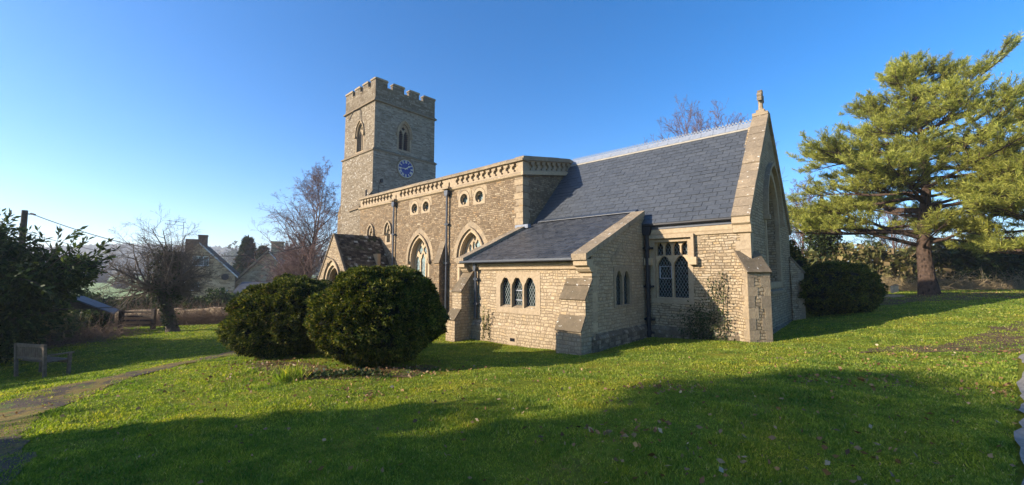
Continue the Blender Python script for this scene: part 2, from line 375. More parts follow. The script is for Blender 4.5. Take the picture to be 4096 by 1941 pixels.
def polar_grid(r0, r1, nr, na, zf):
    rs = r0*(r1/r0)**(np.arange(nr)/(nr-1)); th = np.linspace(0, 2*np.pi, na, endpoint=False)
    Rr, T = np.meshgrid(rs, th, indexing='ij'); r = (Rr*np.sin(T)).ravel(); f = (Rr*np.cos(T)).ravel()
    V = to_world(r, f, zf(r, f)); i, j = np.meshgrid(np.arange(nr-1), np.arange(na), indexing='ij')
    i = i.ravel(); j = j.ravel(); k = (j+1) % na
    return V, np.stack([i*na+j, i*na+k, (i+1)*na+k, (i+1)*na+j], -1), na
V, F, na = polar_grid(.4, 460, 190, 260, ground_rf)
V = np.vstack([V, [[0, 0, gz(0, 0)]]]); F4 = np.vstack([F, np.stack([np.arange(na), np.full(na, len(V)-1), np.full(na, len(V)-1), (np.arange(na)+1) % na], -1)[:0]])
g = np_mesh('ground', V, F4, MT['turf'], smooth=True); tag(g, kind='structure')

def hill_z(r, f):
    d = np.hypot(r, f); az = np.arctan2(r, f)
    k = np.clip((d-440)/480, 0, 1); k = k*k*(3-2*k)
    H = 29+3*np.sin(az*9+1)+2*np.sin(az*23)+5*np.exp(-((az+.62)/.15)**2)
    H = np.where(az > -.35, H*.55, H)
    return -2.4-.8*(d < 450)+(H+2)*k
def hill_mat():
    n = NT('wooded_hill', .95, .1); a = n.noise(scale=.03, detail=6, rough=.7)
    n.color(n.ramp(a, [(.35, (.03, .045, .02)), (.6, (.07, .075, .04))])); n.bump(a, 4); return n.m
V, F, na = polar_grid(440, 1500, 34, 420, hill_z)
hl = np_mesh('hills', V, F, hill_mat(), smooth=True); tag(hl, kind='structure')

PATH = [(-4.0, 1.5, .6), (-5.2, 3.6, .6), (-6.4, 4.8, .6), (-7.4, 5.9, .6), (-8.05, 7.2, .6), (-8.6, 8.5, .55), (-8.75, 10, .5), (-8.8, 11.5, .52), (-8.8, 13.5, .5), (-9.2, 18, .5)]
def path_dist(r, f):
    r = np.asarray(r); f = np.asarray(f); best = np.full(r.shape, 9.0)
    for (a, b, w), (c, d, w2) in zip(PATH, PATH[1:]):
        L2 = (c-a)**2+(d-b)**2; t = np.clip(((r-a)*(c-a)+(f-b)*(d-b))/L2, 0, 1)
        best = np.minimum(best, np.hypot(r-a-t*(c-a), f-b-t*(d-b))-(w+(w2-w)*t))
    return best
def path_mat():
    n = NT('mossy_tarmac_path', .9, .2); a = n.noise(scale=1.3, detail=6, rough=.7); b = n.noise(scale=40, detail=3, rough=.8)
    c = n.ramp(b, [(.3, (.030, .022, .016)), (.7, (.115, .085, .060))])
    c = n.mix(n.smooth(a, .44, .56), c, n.ramp(b, [(.3, (.10, .075, .018)), (.7, (.27, .19, .045))]))
    c = n.mix(n.smooth(n.noise(scale=3.1, detail=5, rough=.8), .55, .62), c, (.09, .13, .02))
    n.color(c); n.bump(b, .012); return n.m
def sheet(name, pts, mat, dz, nseg=10, step=.18, jit=.1, seed=1):
    rng = random.Random(seed); V = []; rows = []
    for (a, b, w), (c, d, w2) in zip(pts, pts[1:]):
        m = max(1, int(math.hypot(c-a, d-b)/step))
        for i in range(m):
            t = i/m; rows.append((a+(c-a)*t, b+(d-b)*t, w+(w2-w)*t))
    rows.append(pts[-1]); js = [0, 0]
    for i, (a, b, w) in enumerate(rows):
        p, q = rows[max(0, i-1)], rows[min(len(rows)-1, i+1)]; tx, ty = q[0]-p[0], q[1]-p[1]; l = math.hypot(tx, ty); nx, ny = ty/l, -tx/l
        js = [js[k]*.75+rng.gauss(0, jit) for k in (0, 1)]
        for k in range(nseg+1):
            s = -1+2*k/nseg; off = s*w+(js[0] if s < 0 else js[1])*abs(s)**3
            V.append((a+nx*off, b+ny*off))
    A = np.array(V); z = ground_rf(A[:, 0], A[:, 1])+dz; k = nseg+1
    F = [(i*k+j, i*k+j+1, (i+1)*k+j+1, (i+1)*k+j) for i in range(len(rows)-1) for j in range(nseg)]
    return tag(np_mesh(name, to_world(A[:, 0], A[:, 1], z), F, mat, smooth=True), kind='structure')
sheet('path', PATH, path_mat(), .012, jit=.06, nseg=14)
PAV = [(3.12, 1.95, .55), (3.90, 2.57, .55), (7.02, 5.07, .55), (10.12, 7.57, .5)]
n_ = NT('worn_concrete', .9, .2); x_ = n_.noise(scale=14, detail=5, rough=.75)
n_.color(n_.ramp(x_, [(.3, (.16, .145, .12)), (.7, (.32, .29, .24))])); n_.bump(x_, .01)
sheet('pavement', PAV, n_.m, .03, jit=.025, seed=4)
n_ = NT('leafy_soil', .95, .1); x_ = n_.noise(scale=9, detail=6, rough=.8)
n_.color(n_.ramp(x_, [(.35, (.06, .04, .02)), (.55, (.14, .095, .05)), (.75, (.25, .17, .10))])); n_.bump(x_, .03); MT['soil'] = n_.m
sheet('bare_soil', [(7.7, 9.2, .05), (8.6, 9.3, .42), (9.8, 9.0, .75), (12, 9.6, .9), (15, 11, 1.2)], MT['soil'], .012, jit=.09, seed=6)
sheet('bare_earth', [(-6.3, 10.0, .1), (-5.4, 9.8, .5), (-4.5, 9.0, .5), (-3.3, 8.7, .6), (-2.3, 8.9, .5), (-1.7, 9.6, .15)], MT['soil'], .012, jit=.07, seed=7)
sheet('pine_litter', [(17, 19, .3), (19, 20.4, 1.3), (23, 20.2, 2.2), (30, 20.5, 2.5), (40, 24, 3)], MT['soil'], .015, jit=.12, seed=8)

# ------------------------------------------------------------------ the church
rng = random.Random(5)
CH = empty('parish_church', (-14, 17, -2.3), 'long golden stone parish church with a square battlemented clock tower and slate chancel roof', 'church')
TX, TY, TX0, TY1 = -26.86, 14.75, -31.5, 20.1          # tower
NX0, NX1, NY, NY1, NYM = -26.6, -11.77, 13.7, 20.9, 17.3    # nave
CX1, CY, CY1, CYM = -2.96, 14.13, 21.23, 17.68          # chancel
VX0, VX1, VY = -11.85, -6.33, 10.45                      # vestry

# --- tower
def window_stone(mb, fr, cx, h, z0, sp, ap, d_out=.02, w=.14, chamf=True):
    mb.plate(fr, [arch(cx, h+w, z0-w*.8, sp, ap+w*1.25), arch(cx, h, z0, sp, ap)], -.12, d_out)
    mb.plate(fr, [arch(cx, h+.03, z0-.02, sp, ap+.03), arch(cx, h*.86, z0+.03, sp, ap-h*.2)], -.30, -.12)
def hood(fr, cx, h, sp, ap, w=.09, d=.12, drop=.12, stops=True):
    mb = MB(); a = arch_open(cx, h, sp, ap); b = arch_open(cx, h+w, sp, ap+w*1.3)
    a = [(cx+h, sp-drop)]+a+[(cx-h, sp-drop)]; b = [(cx+h+w, sp-drop)]+b+[(cx-h-w, sp-drop)]
    ring(mb, fr, a, b, 0, d)
    if stops:
        for s in (-1, 1): mb.plate(fr, [rect(cx+s*(h+w/2)-.09, cx+s*(h+w/2)+.09, sp-drop-.17, sp-drop)], 0, d+.04)
    return mb

tw = MB(); belE = arch(17.25, .50, 9.45, 10.75, 11.6); belS = arch(-29.0, .50, 9.25, 10.65, 11.5)
tw_e = MB()
tw_e.plate(fE(TX), [[(TY-.1, -3.5), (TY1+.1, -3.5), (TY1+.1, 9.0), (TY-.1, 9.0)]], -.5, .10)
tw_e.plate(fE(TX), [[(TY, 9.0), (TY1, 9.0), (TY1, 12.75), (TY, 12.75)], belE], -.5, 0)
tw.plate(fS(TY), [[(TX0-.1, -3.5), (TX+.0999, -3.5), (TX+.0999, 9.0), (TX0-.1, 9.0)]], -.55, .105)
tw.plate(fS(TY), [[(TX0, 9.0), (TX-.003, 9.0), (TX-.003, 12.75), (TX0, 12.75)], belS], -.5, .002)
tw.box(TX0, TX-.6, TY1-.5, TY1-.004, -3.5, 12.75); tw.box(TX0, TX0+.5, TY+.6, TY1-.6, -3.5, 12.75)
tower = tw.build('tower', MT['tower'], CH); tw_e.build('east_face', MT['tower_shaded'], tower)
sc_ = MB()
for z, pr, base in ((9.0, .17, .10), (12.72, .13, 0)):
    for y0, y1, x0, x1 in ((TY-pr-base*.2, TY1+pr, TX0-pr, TX+pr),):
        sc_.prism([(x0, y0, z-.09), (x1, y0, z-.09), (x1, y1, z-.09), (x0, y1, z-.09)], (0, 0, .09))
        q = [(x0, y0, z), (x1, y0, z), (x1, y1, z), (x0, y1, z)]; k = pr
        q2 = [(x0+k, y0+k, z+.14), (x1-k, y0+k, z+.14), (x1-k, y1-k, z+.14), (x0+k, y1-k, z+.14)]
        sc_.add(q+q2, [(0, 1, 5, 4), (1, 2, 6, 5), (2, 3, 7, 6), (3, 0, 4, 7)])
    sc_.build('string_course', MT['battle'], tower); sc_ = MB()
# battlement: the photograph's merlon spacing
ya = [TY, 15.72, 16.19, 17.16, 17.63, 18.53, 18.97, TY1]
xa = [TX, -27.45, -27.86, -28.55, -28.95, -29.6, -30.0, -30.65, -31.0, TX0]
xs = [TX, -27.55, -27.95, -28.75, -29.15, -29.95, -30.35, TX0]
zb, zt, th = 13.80, 14.28, .34
def cren(v): # profile with embrasures
    p = [(v[0], 12.80), (v[-1], 12.80), (v[-1], zt)]
    for i in range(len(v)-2, 0, -2): p += [(v[i], zt), (v[i], zb), (v[i-1], zb), (v[i-1], zt)]
    return p + [(v[0], zt)]
bt = MB(); bt.plate(fE(TX), [cren(ya)], -th, 0); bt.plate(fE(TX0+th), [cren(ya)], -th, 0)
sx = sorted(xs); sxi = [sx[0]+.001]+sx[1:-1]+[sx[-1]-.003]
bt.plate(fS(TY), [cren(sxi)], -th, .003); bt.plate(fS(TY1), [cren(sxi)], 0, th)
MT['battle_wall'] = masonry('battlement_rubble', [(p, tuple(c*.82 for c in k)) for p, k in GREY], (.14, .112, .078), .15, .30, lich_amt=.15, dark_amt=.55, spots=.35)
battle = bt.build('battlement', MT['battle_wall'], CH, fix=True)
bc = MB()
def capstones(fr, v, d0, d1):
    for i in range(0, len(v), 2):
        a, b = sorted((v[i], v[i+1])); bc.plate(fr, [[(a-.05, zt+.003), (b+.05, zt+.003), (b+.05, zt+.06), (b-.02, zt+.13+rng.uniform(-.01, .02)), (a+.02, zt+.13), (a-.05, zt+.06)]], d0, d1)
    for i in range(1, len(v)-1, 2):
        a, b = sorted((v[i], v[i+1])); bc.plate(fr, [rect(a+.005, b-.005, zb+.003, zb+.07)], d0, d1)
capstones(fE(TX), ya, -th-.05, .06); capstones(fE(TX0+th), ya, -th-.05, .06)
capstones(fS(TY), sxi[:], -th-.05, .055); capstones(fS(TY1), sxi[:], -.05, th+.05)
bc.build('merlon_cap', MT['coping'], battle)
rf_ = MB(); rf_.box(TX0+th, TX-th, TY+th, TY1-th, 12.6, 12.9); rf_.build('roof', MT['lead'], tower)
bt2 = MB()                                   # stepped buttress at the tower's west corner
bt2.box(-32.75, -31.6, 14.95, 15.8, -3.5, 4.9); bt2.box(-32.35, -31.6, 14.97, 15.78, 4.9, 7.9)
bt2.prism([(-32.75, 14.95, 4.9), (-32.35, 14.95, 5.5), (-32.35, 14.95, 4.9)], (0, .85, 0)); bt2.prism([(-32.35, 14.97, 7.9), (-31.6, 14.97, 8.9), (-31.6, 14.97, 7.9)], (0, .81, 0))
bt2.build('buttress', MT['nave'], tower)
for fr, cx, z0, sp, ap in ((fE(TX), 17.25, 9.45, 10.75, 11.6), (fS(TY), -29.0, 9.25, 10.65, 11.5)):
    mb = MB(); mb.plate(fr, [arch(cx, .62, z0-.1, sp, ap+.16), arch(cx, .49, z0, sp, ap-.01)], -.1, .012)
    mb.plate(fr, [arch(cx, .51, z0-.02, sp, ap+.01), cusp(cx-.225, .19, z0+.05, sp-.1, sp+.3), cusp(cx+.225, .19, z0+.05, sp-.1, sp+.3), foil(cx, sp+.44, .15)], -.30, -.16)
    w = mb.build('belfry_window', MT['ashlar_b'], CH)
    lv = MB(); z = z0+.05
    while z < ap-.25:
        o, u, n = fr; hw = .44 if z < sp else .40*(1-(z-sp)/(ap-sp))+.05; p = o+u*(cx-hw)+Vector((0, 0, z))
        lv.obox(p-n*.33, u*2*hw, n*.16+Vector((0, 0, -.13)), Vector((0, 0, .025))); z += .15
    lv.plate(fr, [arch(cx, .5, z0, sp, ap)], -.50, -.48); lv.build('louvre', MT['louvre'], w)
    hood(fr, cx, .60, sp-.0, ap+.14, .07, .10, .1).build('hood_mould', MT['ashlar_b'], w)
# clock
o, u, n = fE(TX+.10); cc, cz, cr = 17.37, 8.02, .69
mb = MB(); mb.plate(fE(TX+.10), [ell(cc, cz, cr+.12, cr+.12, 40), ell(cc, cz, cr, cr, 40)], 0, .05); clock = mb.build('clock', MT['battle'], CH)
mb = MB(); mb.plate(fE(TX+.10), [ell(cc, cz, cr, cr, 40)], 0, .02); mb.build('clock_face', MT['blue'], clock)
mb = MB(); mb.plate(fE(TX+.10), [ell(cc, cz, cr-.005, cr-.005, 40), ell(cc, cz, cr-.035, cr-.035, 40)], .02, .03)
NUM = ['XII', 'I', 'II', 'III', 'IIII', 'V', 'VI', 'VII', 'VIII', 'IX', 'X', 'XI']
def stroke(mb, x0, z0, x1, z1, w, d0=.02, d1=.032):
    dx, dz = x1-x0, z1-z0; l = math.hypot(dx, dz); px, pz = -dz/l*w/2, dx/l*w/2
    mb.plate(fE(TX+.10), [[(x0-px, z0-pz), (x1-px, z1-pz), (x1+px, z1+pz), (x0+px, z0+pz)]], d0, d1)
for k, s in enumerate(NUM):
    a = math.radians(90-30*k); rx, rz = math.cos(a), math.sin(a); tx, tz = rz, -rx    # radial, tangent (clockwise)
    W = {'I': .045, 'V': .10, 'X': .10}; tot = sum(W[c] for c in s); t = -tot/2; r0, r1 = .42*cr/.69, .625*cr/.69
    pt = lambda q, r: (cc+rx*r+tx*q, cz+rz*r+tz*q)
    for c in s:
        w = W[c]; m = t+w/2
        if c == 'I': stroke(mb, *pt(m, r0), *pt(m, r1), .026)
        elif c == 'V': stroke(mb, *pt(m, r0), *pt(m-.035, r1), .024); stroke(mb, *pt(m, r0), *pt(m+.035, r1), .014, .02, .0335)
        else: stroke(mb, *pt(m+.035, r0), *pt(m-.035, r1), .024); stroke(mb, *pt(m-.035, r0), *pt(m+.035, r1), .014, .02, .0335)
        t += w
mb.build('numeral_ring', MT['gilt'], clock)
for nm, ang, ln, w, d in (('hour_hand', 90-52.5, .40, .06, .05), ('minute_hand', 90-267, .60, .045, .065)):
    mb = MB(); a = math.radians(ang); rx, rz = math.cos(a), math.sin(a)
    tip = (cc+rx*ln, cz+rz*ln); mid = (cc+rx*ln*.72, cz+rz*ln*.72); bk = (cc-rx*.14, cz-rz*.14)
    k = w*(1.5 if nm == 'hour_hand' else .8)
    mb.plate(fE(TX+.10), [[(bk[0]+rz*w*.5, bk[1]-rx*w*.5), (mid[0]+rz*w*.35, mid[1]-rx*w*.35), (mid[0]+rz*k, mid[1]-rx*k), tip, (mid[0]-rz*k, mid[1]+rx*k), (mid[0]-rz*w*.35, mid[1]+rx*w*.35), (bk[0]-rz*w*.5, bk[1]+rx*w*.5)]], d, d+.012)
    mb.build(nm, MT['gilt'], clock)
mb = MB(); mb.obox((TX+.14, 15.2, 6.6), (.2, 0, 0), (0, .14, 0), (0, 0, .22)); mb.tube([(TX+.12, 15.2, 6.62), (TX+.12, 15.12, 6.3), (TX+.12, 15.12, 5.6)], .018, 5)
mb.build('floodlight', MT['iron'], tower)
mb = MB(); mb.tube([(-29.05, TY-.02, 12.55), (-29.2, TY-.45, 12.35), (-29.75, TY-.5, 11.75)], .035, 6); mb.tube([(-28.95, TY-.02, 12.5), (-28.78, TY-.06, 11.9), (-28.72, TY-.06, 11.2)], .02, 5)
mb.build('lightning_rod_bracket', MT['iron'], tower)
# low block between tower and nave
mb = MB(); mb.plate(fS(NY+.01), [[(-28.2, -3.2), (NX0-.005, -3.2), (NX0-.005, 4.55), (-28.2, 4.45)]], -1.0, 0)
mb.build('stair_block', MT['tower'], CH)
mb = MB(); mb.prism([(-28.32, NY-.1, 4.40), (-26.6, NY-.1, 4.5), (-26.6, TY-.09, 5.55), (-28.3, TY-.09, 5.15)], (0, 0, .12)); mb.prism([(-27.2, NY-.04, 4.62), (-26.62, NY-.04, 4.62), (-26.62, TY-.09, 5.9), (-27.2, TY-.09, 5.5)], (0, 0, .1)); mb.build('weathering', MT['weather'], CH)
mb = MB(); mb.box(-27.72, -27.48, TY-.12, TY-.10, 5.6, 6.1); mb.build('slit_window', MT['dark'], tower)

# --- nave
W1 = (-19.58, .86, -1.0, .78, 2.06); W2 = (-15.2, .86, -1.0, .80, 2.08)
LA = [(-25.02, .2, 2.0, 2.62, 3.06), (-22.88, .2, 1.96, 2.62, 3.08)]
RO = [-20.12, -19.02, -15.75, -14.61]; FS = fS(NY)
nv = MB(); nv.plate(FS, [rect(NX0, NX1, -3.4, 4.45)]+[arch(c, h+.05, z0, sp, ap+.06) for c, h, z0, sp, ap in (W1, W2)]+[arch(*l) for l in LA]+[ell(c, 3.8, .31, .31, 16) for c in RO], -.55, 0)
sl = .172
def ez(y): return sl*(y-NY) if y < NYM else sl*(2*NYM-NY-y)
nv.plate(fE(NX1), [[(NY+.004, -3.4), (NY1, -3.4), (NY1, 4.40), (NYM, 4.40+ez(NYM)), (NY+.004, 4.40)]], -.55, -.002)
nv.box(NX0, NX1, NY1-.4, NY1-.01, -3.4, 4.45); nv.box(NX0, NX0+.4, NY+.6, NY1-.5, -3.4, 4.45)
nave = nv.build('nave', MT['nave'], CH)
qn = MB()
def quoins(x, y, dx, dy, z0, z1, a=.44, b=.26, h=.27, p=.006):
    z = z0; k = 0
    while z < z1-.05:
        l1, l2 = (a, b) if k % 2 else (b, a); zz = min(z1, z+h)-.006
        xa_, xb_ = sorted((x-dx*l1, x+dx*p)); ya_, yb_ = sorted((y-dy*l2, y+dy*p)); qn.box(xa_, xb_, ya_, yb_, z, zz); z += h*rng.uniform(.85, 1.2); k += 1
quoins(NX1, NY, 1, -1, -3.0, 4.35, .5, .4); qn.build('quoins', MT['ashlar_b'], nave); qn = MB()
# string course, frieze, coping
def prof_x(mb, x0, x1, prof): mb.prism([(x0, y, z) for y, z in prof], (x1-x0, 0, 0))
st = MB(); prof_x(st, NX0-.05, NX1+.0, [(NY, 4.36), (NY-.10, 4.42), (NY-.13, 4.50), (NY-.05, 4.57), (NY, 4.57)])
st.plate(fE(NX1), [[(NY-.13, 4.40), (NYM, 4.40+ez(NYM)), (NY1, 4.40), (NY1, 4.57), (NYM, 4.57+ez(NYM)), (NY-.13, 4.57)]], 0, .12)
st.build('string_course', MT['ashlar'], nave)
pr = MB(); prof_x(pr, NX0, NX1-.004, [(NY+.30, 4.50), (NY+.12, 4.50), (NY+.12, 5.12), (NY+.30, 5.12)])
pr.plate(fE(NX1), [[(NY+.13, 4.55), (NYM, 4.55+ez(NYM)), (NY1, 4.55), (NY1, 5.1), (NYM, 5.1+ez(NYM)), (NY+.13, 5.1)]], -.35, -.12)
par = pr.build('parapet', MT['ashlar'], CH)
fz = MB(); holes = []
bays = [(-26.35, -22.5, 10), (-21.75, -17.42, 11), (-16.45, -12.05, 11)]
for a, b, k in bays:
    w = (b-a)/k
    for i in range(k): holes.append(foil(a+w*(i+.5), 4.845, min(.2, w*.47), 3 if False else 4, math.pi/4*0, 24, 1.12))
for px_ in (-22.12, -16.96): holes.append([(px_-.06, 4.62), (px_+.06, 4.62), (px_+.06, 4.82), (px_, 4.9), (px_-.06, 4.82)])
fz.plate(FS, [rect(NX0, NX1-.003, 4.57, 5.1)]+holes, -.119, -.006)
hE = []; k = 8; w = 3.3/k
for i in range(k):
    y = NY+.32+w*(i+.5); hE.append(foil(y, 4.85+ez(y), .19, 4, 0, 24, 1.12))
fz.plate(fE(NX1), [[(NY+.008, 4.57), (NYM, 4.57+ez(NYM)), (NYM, 5.1+ez(NYM)), (NY+.008, 5.1)]]+hE, -.119, 0)
fz.plate(fE(NX1), [[(NYM+.001, 4.57+ez(NYM)), (NY1, 4.57), (NY1, 5.1), (NYM+.001, 5.1+ez(NYM))]], -.119, 0)
fz.build('quatrefoil_frieze', MT['ashlar'], par)
cp = MB()                                      # coping stones, butted, each a little off its neighbour
x = NX0-.08
while x < NX1-.2:
    w = rng.uniform(.75, 1.15); x1 = min(NX1+.08, x+w)
    if NX1-x1 < .3: x1 = NX1+.08
    e = rng.uniform(-.008, .008); prof_x(cp, x, x1-.006, [(NY-.10, 5.08+e), (NY-.11, 5.17+e), (NY+.06, 5.30+e), (NY+.40, 5.32+e), (NY+.40, 5.08+e)]); x = x1
def rake(mb, fr, ya, za, yb, zb_, t0, t1, d0, d1, lip=0.0, n=6):
    for i in range(n):
        a = i/n; b = (i+1)/n; y0 = ya+(yb-ya)*a; y1 = ya+(yb-ya)*b-.006*(1 if yb > ya else -1); z0 = za+(zb_-za)*a; z1 = za+(zb_-za)*b; e = rng.uniform(-.008, .008)
        mb.plate(fr, [[(y0, z0+t0), (y1, z1+t0), (y1, z1+t1+e), (y0, z0+t1+e)]], d0, d1)
rake(cp, fE(NX1), NY-.06, 5.08, NYM, 5.08+ez(NYM), 0, .20, -.42, .10, n=4)
rake(cp, fE(NX1), NY1, 5.08, NYM, 5.08+ez(NYM), 0, .20, -.42, .10, n=4)
cp.build('coping', MT['coping'], par, fix=True)
mb = MB(); mb.add([(NX0, NY+.3, 4.9), (NX1-.3, NY+.3, 4.9), (NX1-.3, NYM, 5.35), (NX0, NYM, 5.35), (NX0, NY1, 4.9), (NX1-.3, NY1, 4.9)], [(0, 1, 2, 3), (3, 2, 5, 4)])
mb.build('nave_roof', MT['lead'], CH)
def tracery3(cx, z0, sp, ap, variant=0):
    h = .80; g = [arch(cx, h+.03, z0+.02, sp, ap-.02)]
    for k in (-1, 0, 1): g.append(cusp(cx+k*.52, .215, z0+.1, sp-.16+(.08 if k == 0 else 0), sp+.24+(.16 if k == 0 else 0)))
    if variant == 0: g += [foil(cx-.25, sp+.60, .225, 4, 0, 28, 1.25), foil(cx+.25, sp+.60, .225, 4, 0, 28, 1.25), ell(cx, sp+1.0, .075, .17)]
    else: g += [ell(cx-.34, sp+.50, .10, .20), ell(cx-.08, sp+.62, .09, .22), foil(cx+.22, sp+.64, .2, 4, 0, 28, 1.35), ell(cx, sp+1.02, .08, .16)]
    return g
for (cx, h, z0, sp, ap), var in ((W1, 0), (W2, 1)):
    mb = MB(); mb.plate(FS, [arch(cx, 1.0, z0-.12, sp, ap+.2), arch(cx, .84, z0+.0, sp, ap+.0)], -.14, .014)
    mb.plate(FS, [arch(cx, .90, z0-.02, sp, ap+.06), arch(cx, .80, z0+.05, sp, ap-.06)], -.26, -.14)
    mb.plate(FS, tracery3(cx, z0, sp, ap-.04, var), -.40, -.28); w = mb.build('window', MT['ashlar'], CH)
    mb = MB(); mb.plate(FS, [arch(cx, .84, z0, sp, ap)], -.37, -.35); mb.build('glass', MT['glass_pale'], w)
    hood(FS, cx, .97, sp+.02, ap+.16, .075, .11, .06).build('hood_mould', MT['ashlar_b'], w)
    mb = MB(); a = arch_open(cx, 1.05, sp, ap+.26, 9); b = arch_open(cx, 1.32, sp, ap+.56, 9)
    for i in range(len(a)-1): ring(mb, FS, [a[i], a[i+1]], [b[i], b[i+1]], 0, .004+.004*(i % 2))
    mb.build('relieving_arch', MT['ashlar_b'], w)
for l in LA:
    cx, h, z0, sp, ap = l; mb = MB(); mb.plate(FS, [arch(cx, .36, z0-.14, sp, ap+.16), cusp(cx, .19, z0, sp, ap, 12, .35)], -.16, .012)
    w = mb.build('lancet_window', MT['ashlar'], CH); mb = MB(); mb.plate(FS, [arch(cx, .22, z0-.02, sp, ap+.02)], -.24, -.22); mb.build('glass', MT['glass_pale'], w)
    hood(FS, cx, .335, sp+.1, ap+.14, .085, .12, .1).build('hood_mould', MT['ashlar_b'], w)
for cx in RO:
    mb = MB(); outer = [(cx-.42, 3.42), (cx+.42, 3.42)]+[(cx+.42*math.cos(t), 3.82+.42*math.sin(t)) for t in [math.pi*i/12 for i in range(13)]]
    mb.plate(FS, [outer, ell(cx, 3.8, .29, .29, 20)], -.08, .014); mb.plate(FS, [ell(cx, 3.8, .31, .31, 20), foil(cx, 3.8, .30, 4, 0, 32)], -.20, -.10)
    w = mb.build('round_window', MT['ashlar'], CH); mb = MB(); mb.plate(FS, [ell(cx, 3.8, .31, .31, 16)], -.27, -.25); mb.build('glass', MT['glass_pale'], w)
    mb = MB(); k = 10
    a = [(cx+.44*math.cos(math.pi*i/k), 3.84+.44*math.sin(math.pi*i/k)) for i in range(k+1)]; b = [(cx+.66*math.cos(math.pi*i/k), 3.84+.66*math.sin(math.pi*i/k)) for i in range(k+1)]
    for i in range(k): ring(mb, FS, [a[i], a[i+1]], [(min(max(x, cx-.54), cx+.56), min(z, 4.36)) for x, z in (b[i], b[i+1])], 0, .004+.004*(i % 2))
    mb.build('relieving_arch', MT['ashlar_b'], w)
def downpipe(x, y, ztop, zbot, hop=.2, mat='iron', r=.045, square=False, brk=()):
    mb = MB(); mb.tube([(x, y, ztop-.2), (x, y, zbot)], r, 8)
    p = mb.build('downpipe', MT[mat], CH, smooth=False)
    h = MB(); h.prism([(x-hop/2, y-.09, ztop), (x+hop/2, y-.09, ztop), (x+hop/2, y-.09, ztop-.16), (x+hop/3.2, y-.09, ztop-.3), (x-hop/3.2, y-.09, ztop-.3), (x-hop/2, y-.09, ztop-.16)], (0, .18, 0)); h.build('hopper', MT[mat], p)
    for z in brk: b = MB(); b.box(x-r*2.4, x+r*2.4, y-r*.8, y+r*1.6, z-.035, z+.035); b.tube([(x, y, z-.07), (x, y, z+.07)], r*1.35, 8); b.build('bracket', MT[mat], p)
    return p
downpipe(-22.12, 13.56, 4.40, -3.0, .26, 'ironb', .055, brk=(2.4, .4)); downpipe(-16.96, 13.56, 4.40, -3.0, .28, 'ironb', .055, brk=(2.6, .55))
for x in (-22.13, -16.96): mb = MB(); mb.box(x-.27, x+.27, NY-.3, NY, 4.46, 4.56); mb.build('spout_ledge', MT['ashlar_b'], par)

def buttress(x0, x1, yw, steps, mat='nave', label=None):
    """steps: list of (y_front, z_bottom, z_top_vertical, z_top_slope) from the bottom up; the slope runs back to the next front"""
    mb = MB(); wl = []
    for i, (yf, z0, z1, z2) in enumerate(steps):
        wz = MB(); wl.append(wz)
        yb = steps[i+1][0] if i+1 < len(steps) else yw
        mb.box(x0, x1, yf, yw-.001, z0, z1)
        if z2 > z1:
            mb.prism([(x0, yf, z1), (x0, yb, z2), (x0, yb, z1)], (x1-x0, 0, 0))
            n = 3 if z2-z1 > .5 else 1
            for k in range(n):
                a = k/n; b = (k+1)/n; ya_, za_ = yf+(yb-yf)*a, z1+(z2-z1)*a; yb_, zb_ = yf+(yb-yf)*b, z1+(z2-z1)*b
                d = Vector((0, yb_-ya_, zb_-za_)).normalized(); nn = Vector((0, -d.z, d.y))*.045
                wz.obox((x0-.02, ya_-d.y*.03, za_-d.z*.03), (x1-x0+.04, 0, 0), Vector((0, yb_-ya_, zb_-za_))+d*.03, nn)
    b = mb.build('buttress', MT[mat], CH)
    for wz in wl: wz.build('weathering', MT['weather'], b)
    return b
buttress(-17.56, -17.14, NY, [(13.25, -3.0, .56, 1.72)], 'nave')

# --- chancel
FC = fS(CY); cw = (-6.02, -4.80, -.88, 1.14)
mb = MB(); mb.plate(FC, [rect(NX1+.01, CX1, -3.2, 1.62), rect(*cw)], -.55, 0)
ewin = arch(17.68, 1.16, -.32, 2.1, 3.72, 12)
gs = (5.95-1.78)/(CYM-CY)
mb.plate(fE(CX1), [[(CY+.004, -3.2), (CY1, -3.2), (CY1, 1.75), (CYM, 5.85), (CY+.004, 1.75)], ewin], -.6, -.002)
mb.box(NX1, CX1-.61, CY1-.5, CY1-.003, -3.2, 1.7); chancel = mb.build('chancel', MT['chancel'], CH)
mb = MB(); mb.prism([(NX1, CY-.10, -3.2), (NX1, CY-.10, -1.92), (NX1, CY-.002, -1.80), (NX1, CY-.002, -3.2)], (CX1-NX1+.1, 0, 0))
mb.prism([(CX1+.10, CY, -3.2), (CX1+.10, CY, -2.02), (CX1+.001, CY, -1.90), (CX1+.001, CY, -3.2)], (0, CY1-CY, 0)); mb.build('plinth', MT['plinth'], chancel)
quoins(CX1, CY, 1, -1, -1.8, 1.28, .42, .28); qn.build('quoins', MT['ashlar'], chancel); qn = MB()
mb = MB(); prof_x(mb, VX1, CX1-.47, [(CY, 1.25), (CY-.06, 1.28), (CY-.08, 1.36), (CY-.10, 1.40), (CY-.11, 1.54), (CY, 1.56)]); mb.build('cornice', MT['ashlar'], chancel)
mb = MB(); mb.box(VX1-.2, CX1-.47, CY-.09, CY-.001, 1.56, 1.66); mb.build('lead_flashing', MT['ironb'], chancel)
mb = MB(); prof_x(mb, VX1-.15, CX1-.46, [(CY-.11, 1.78), (CY-.22, 1.78), (CY-.23, 1.70), (CY-.19, 1.66), (CY-.11, 1.66)]); mb.build('gutter', MT['iron'], CH)
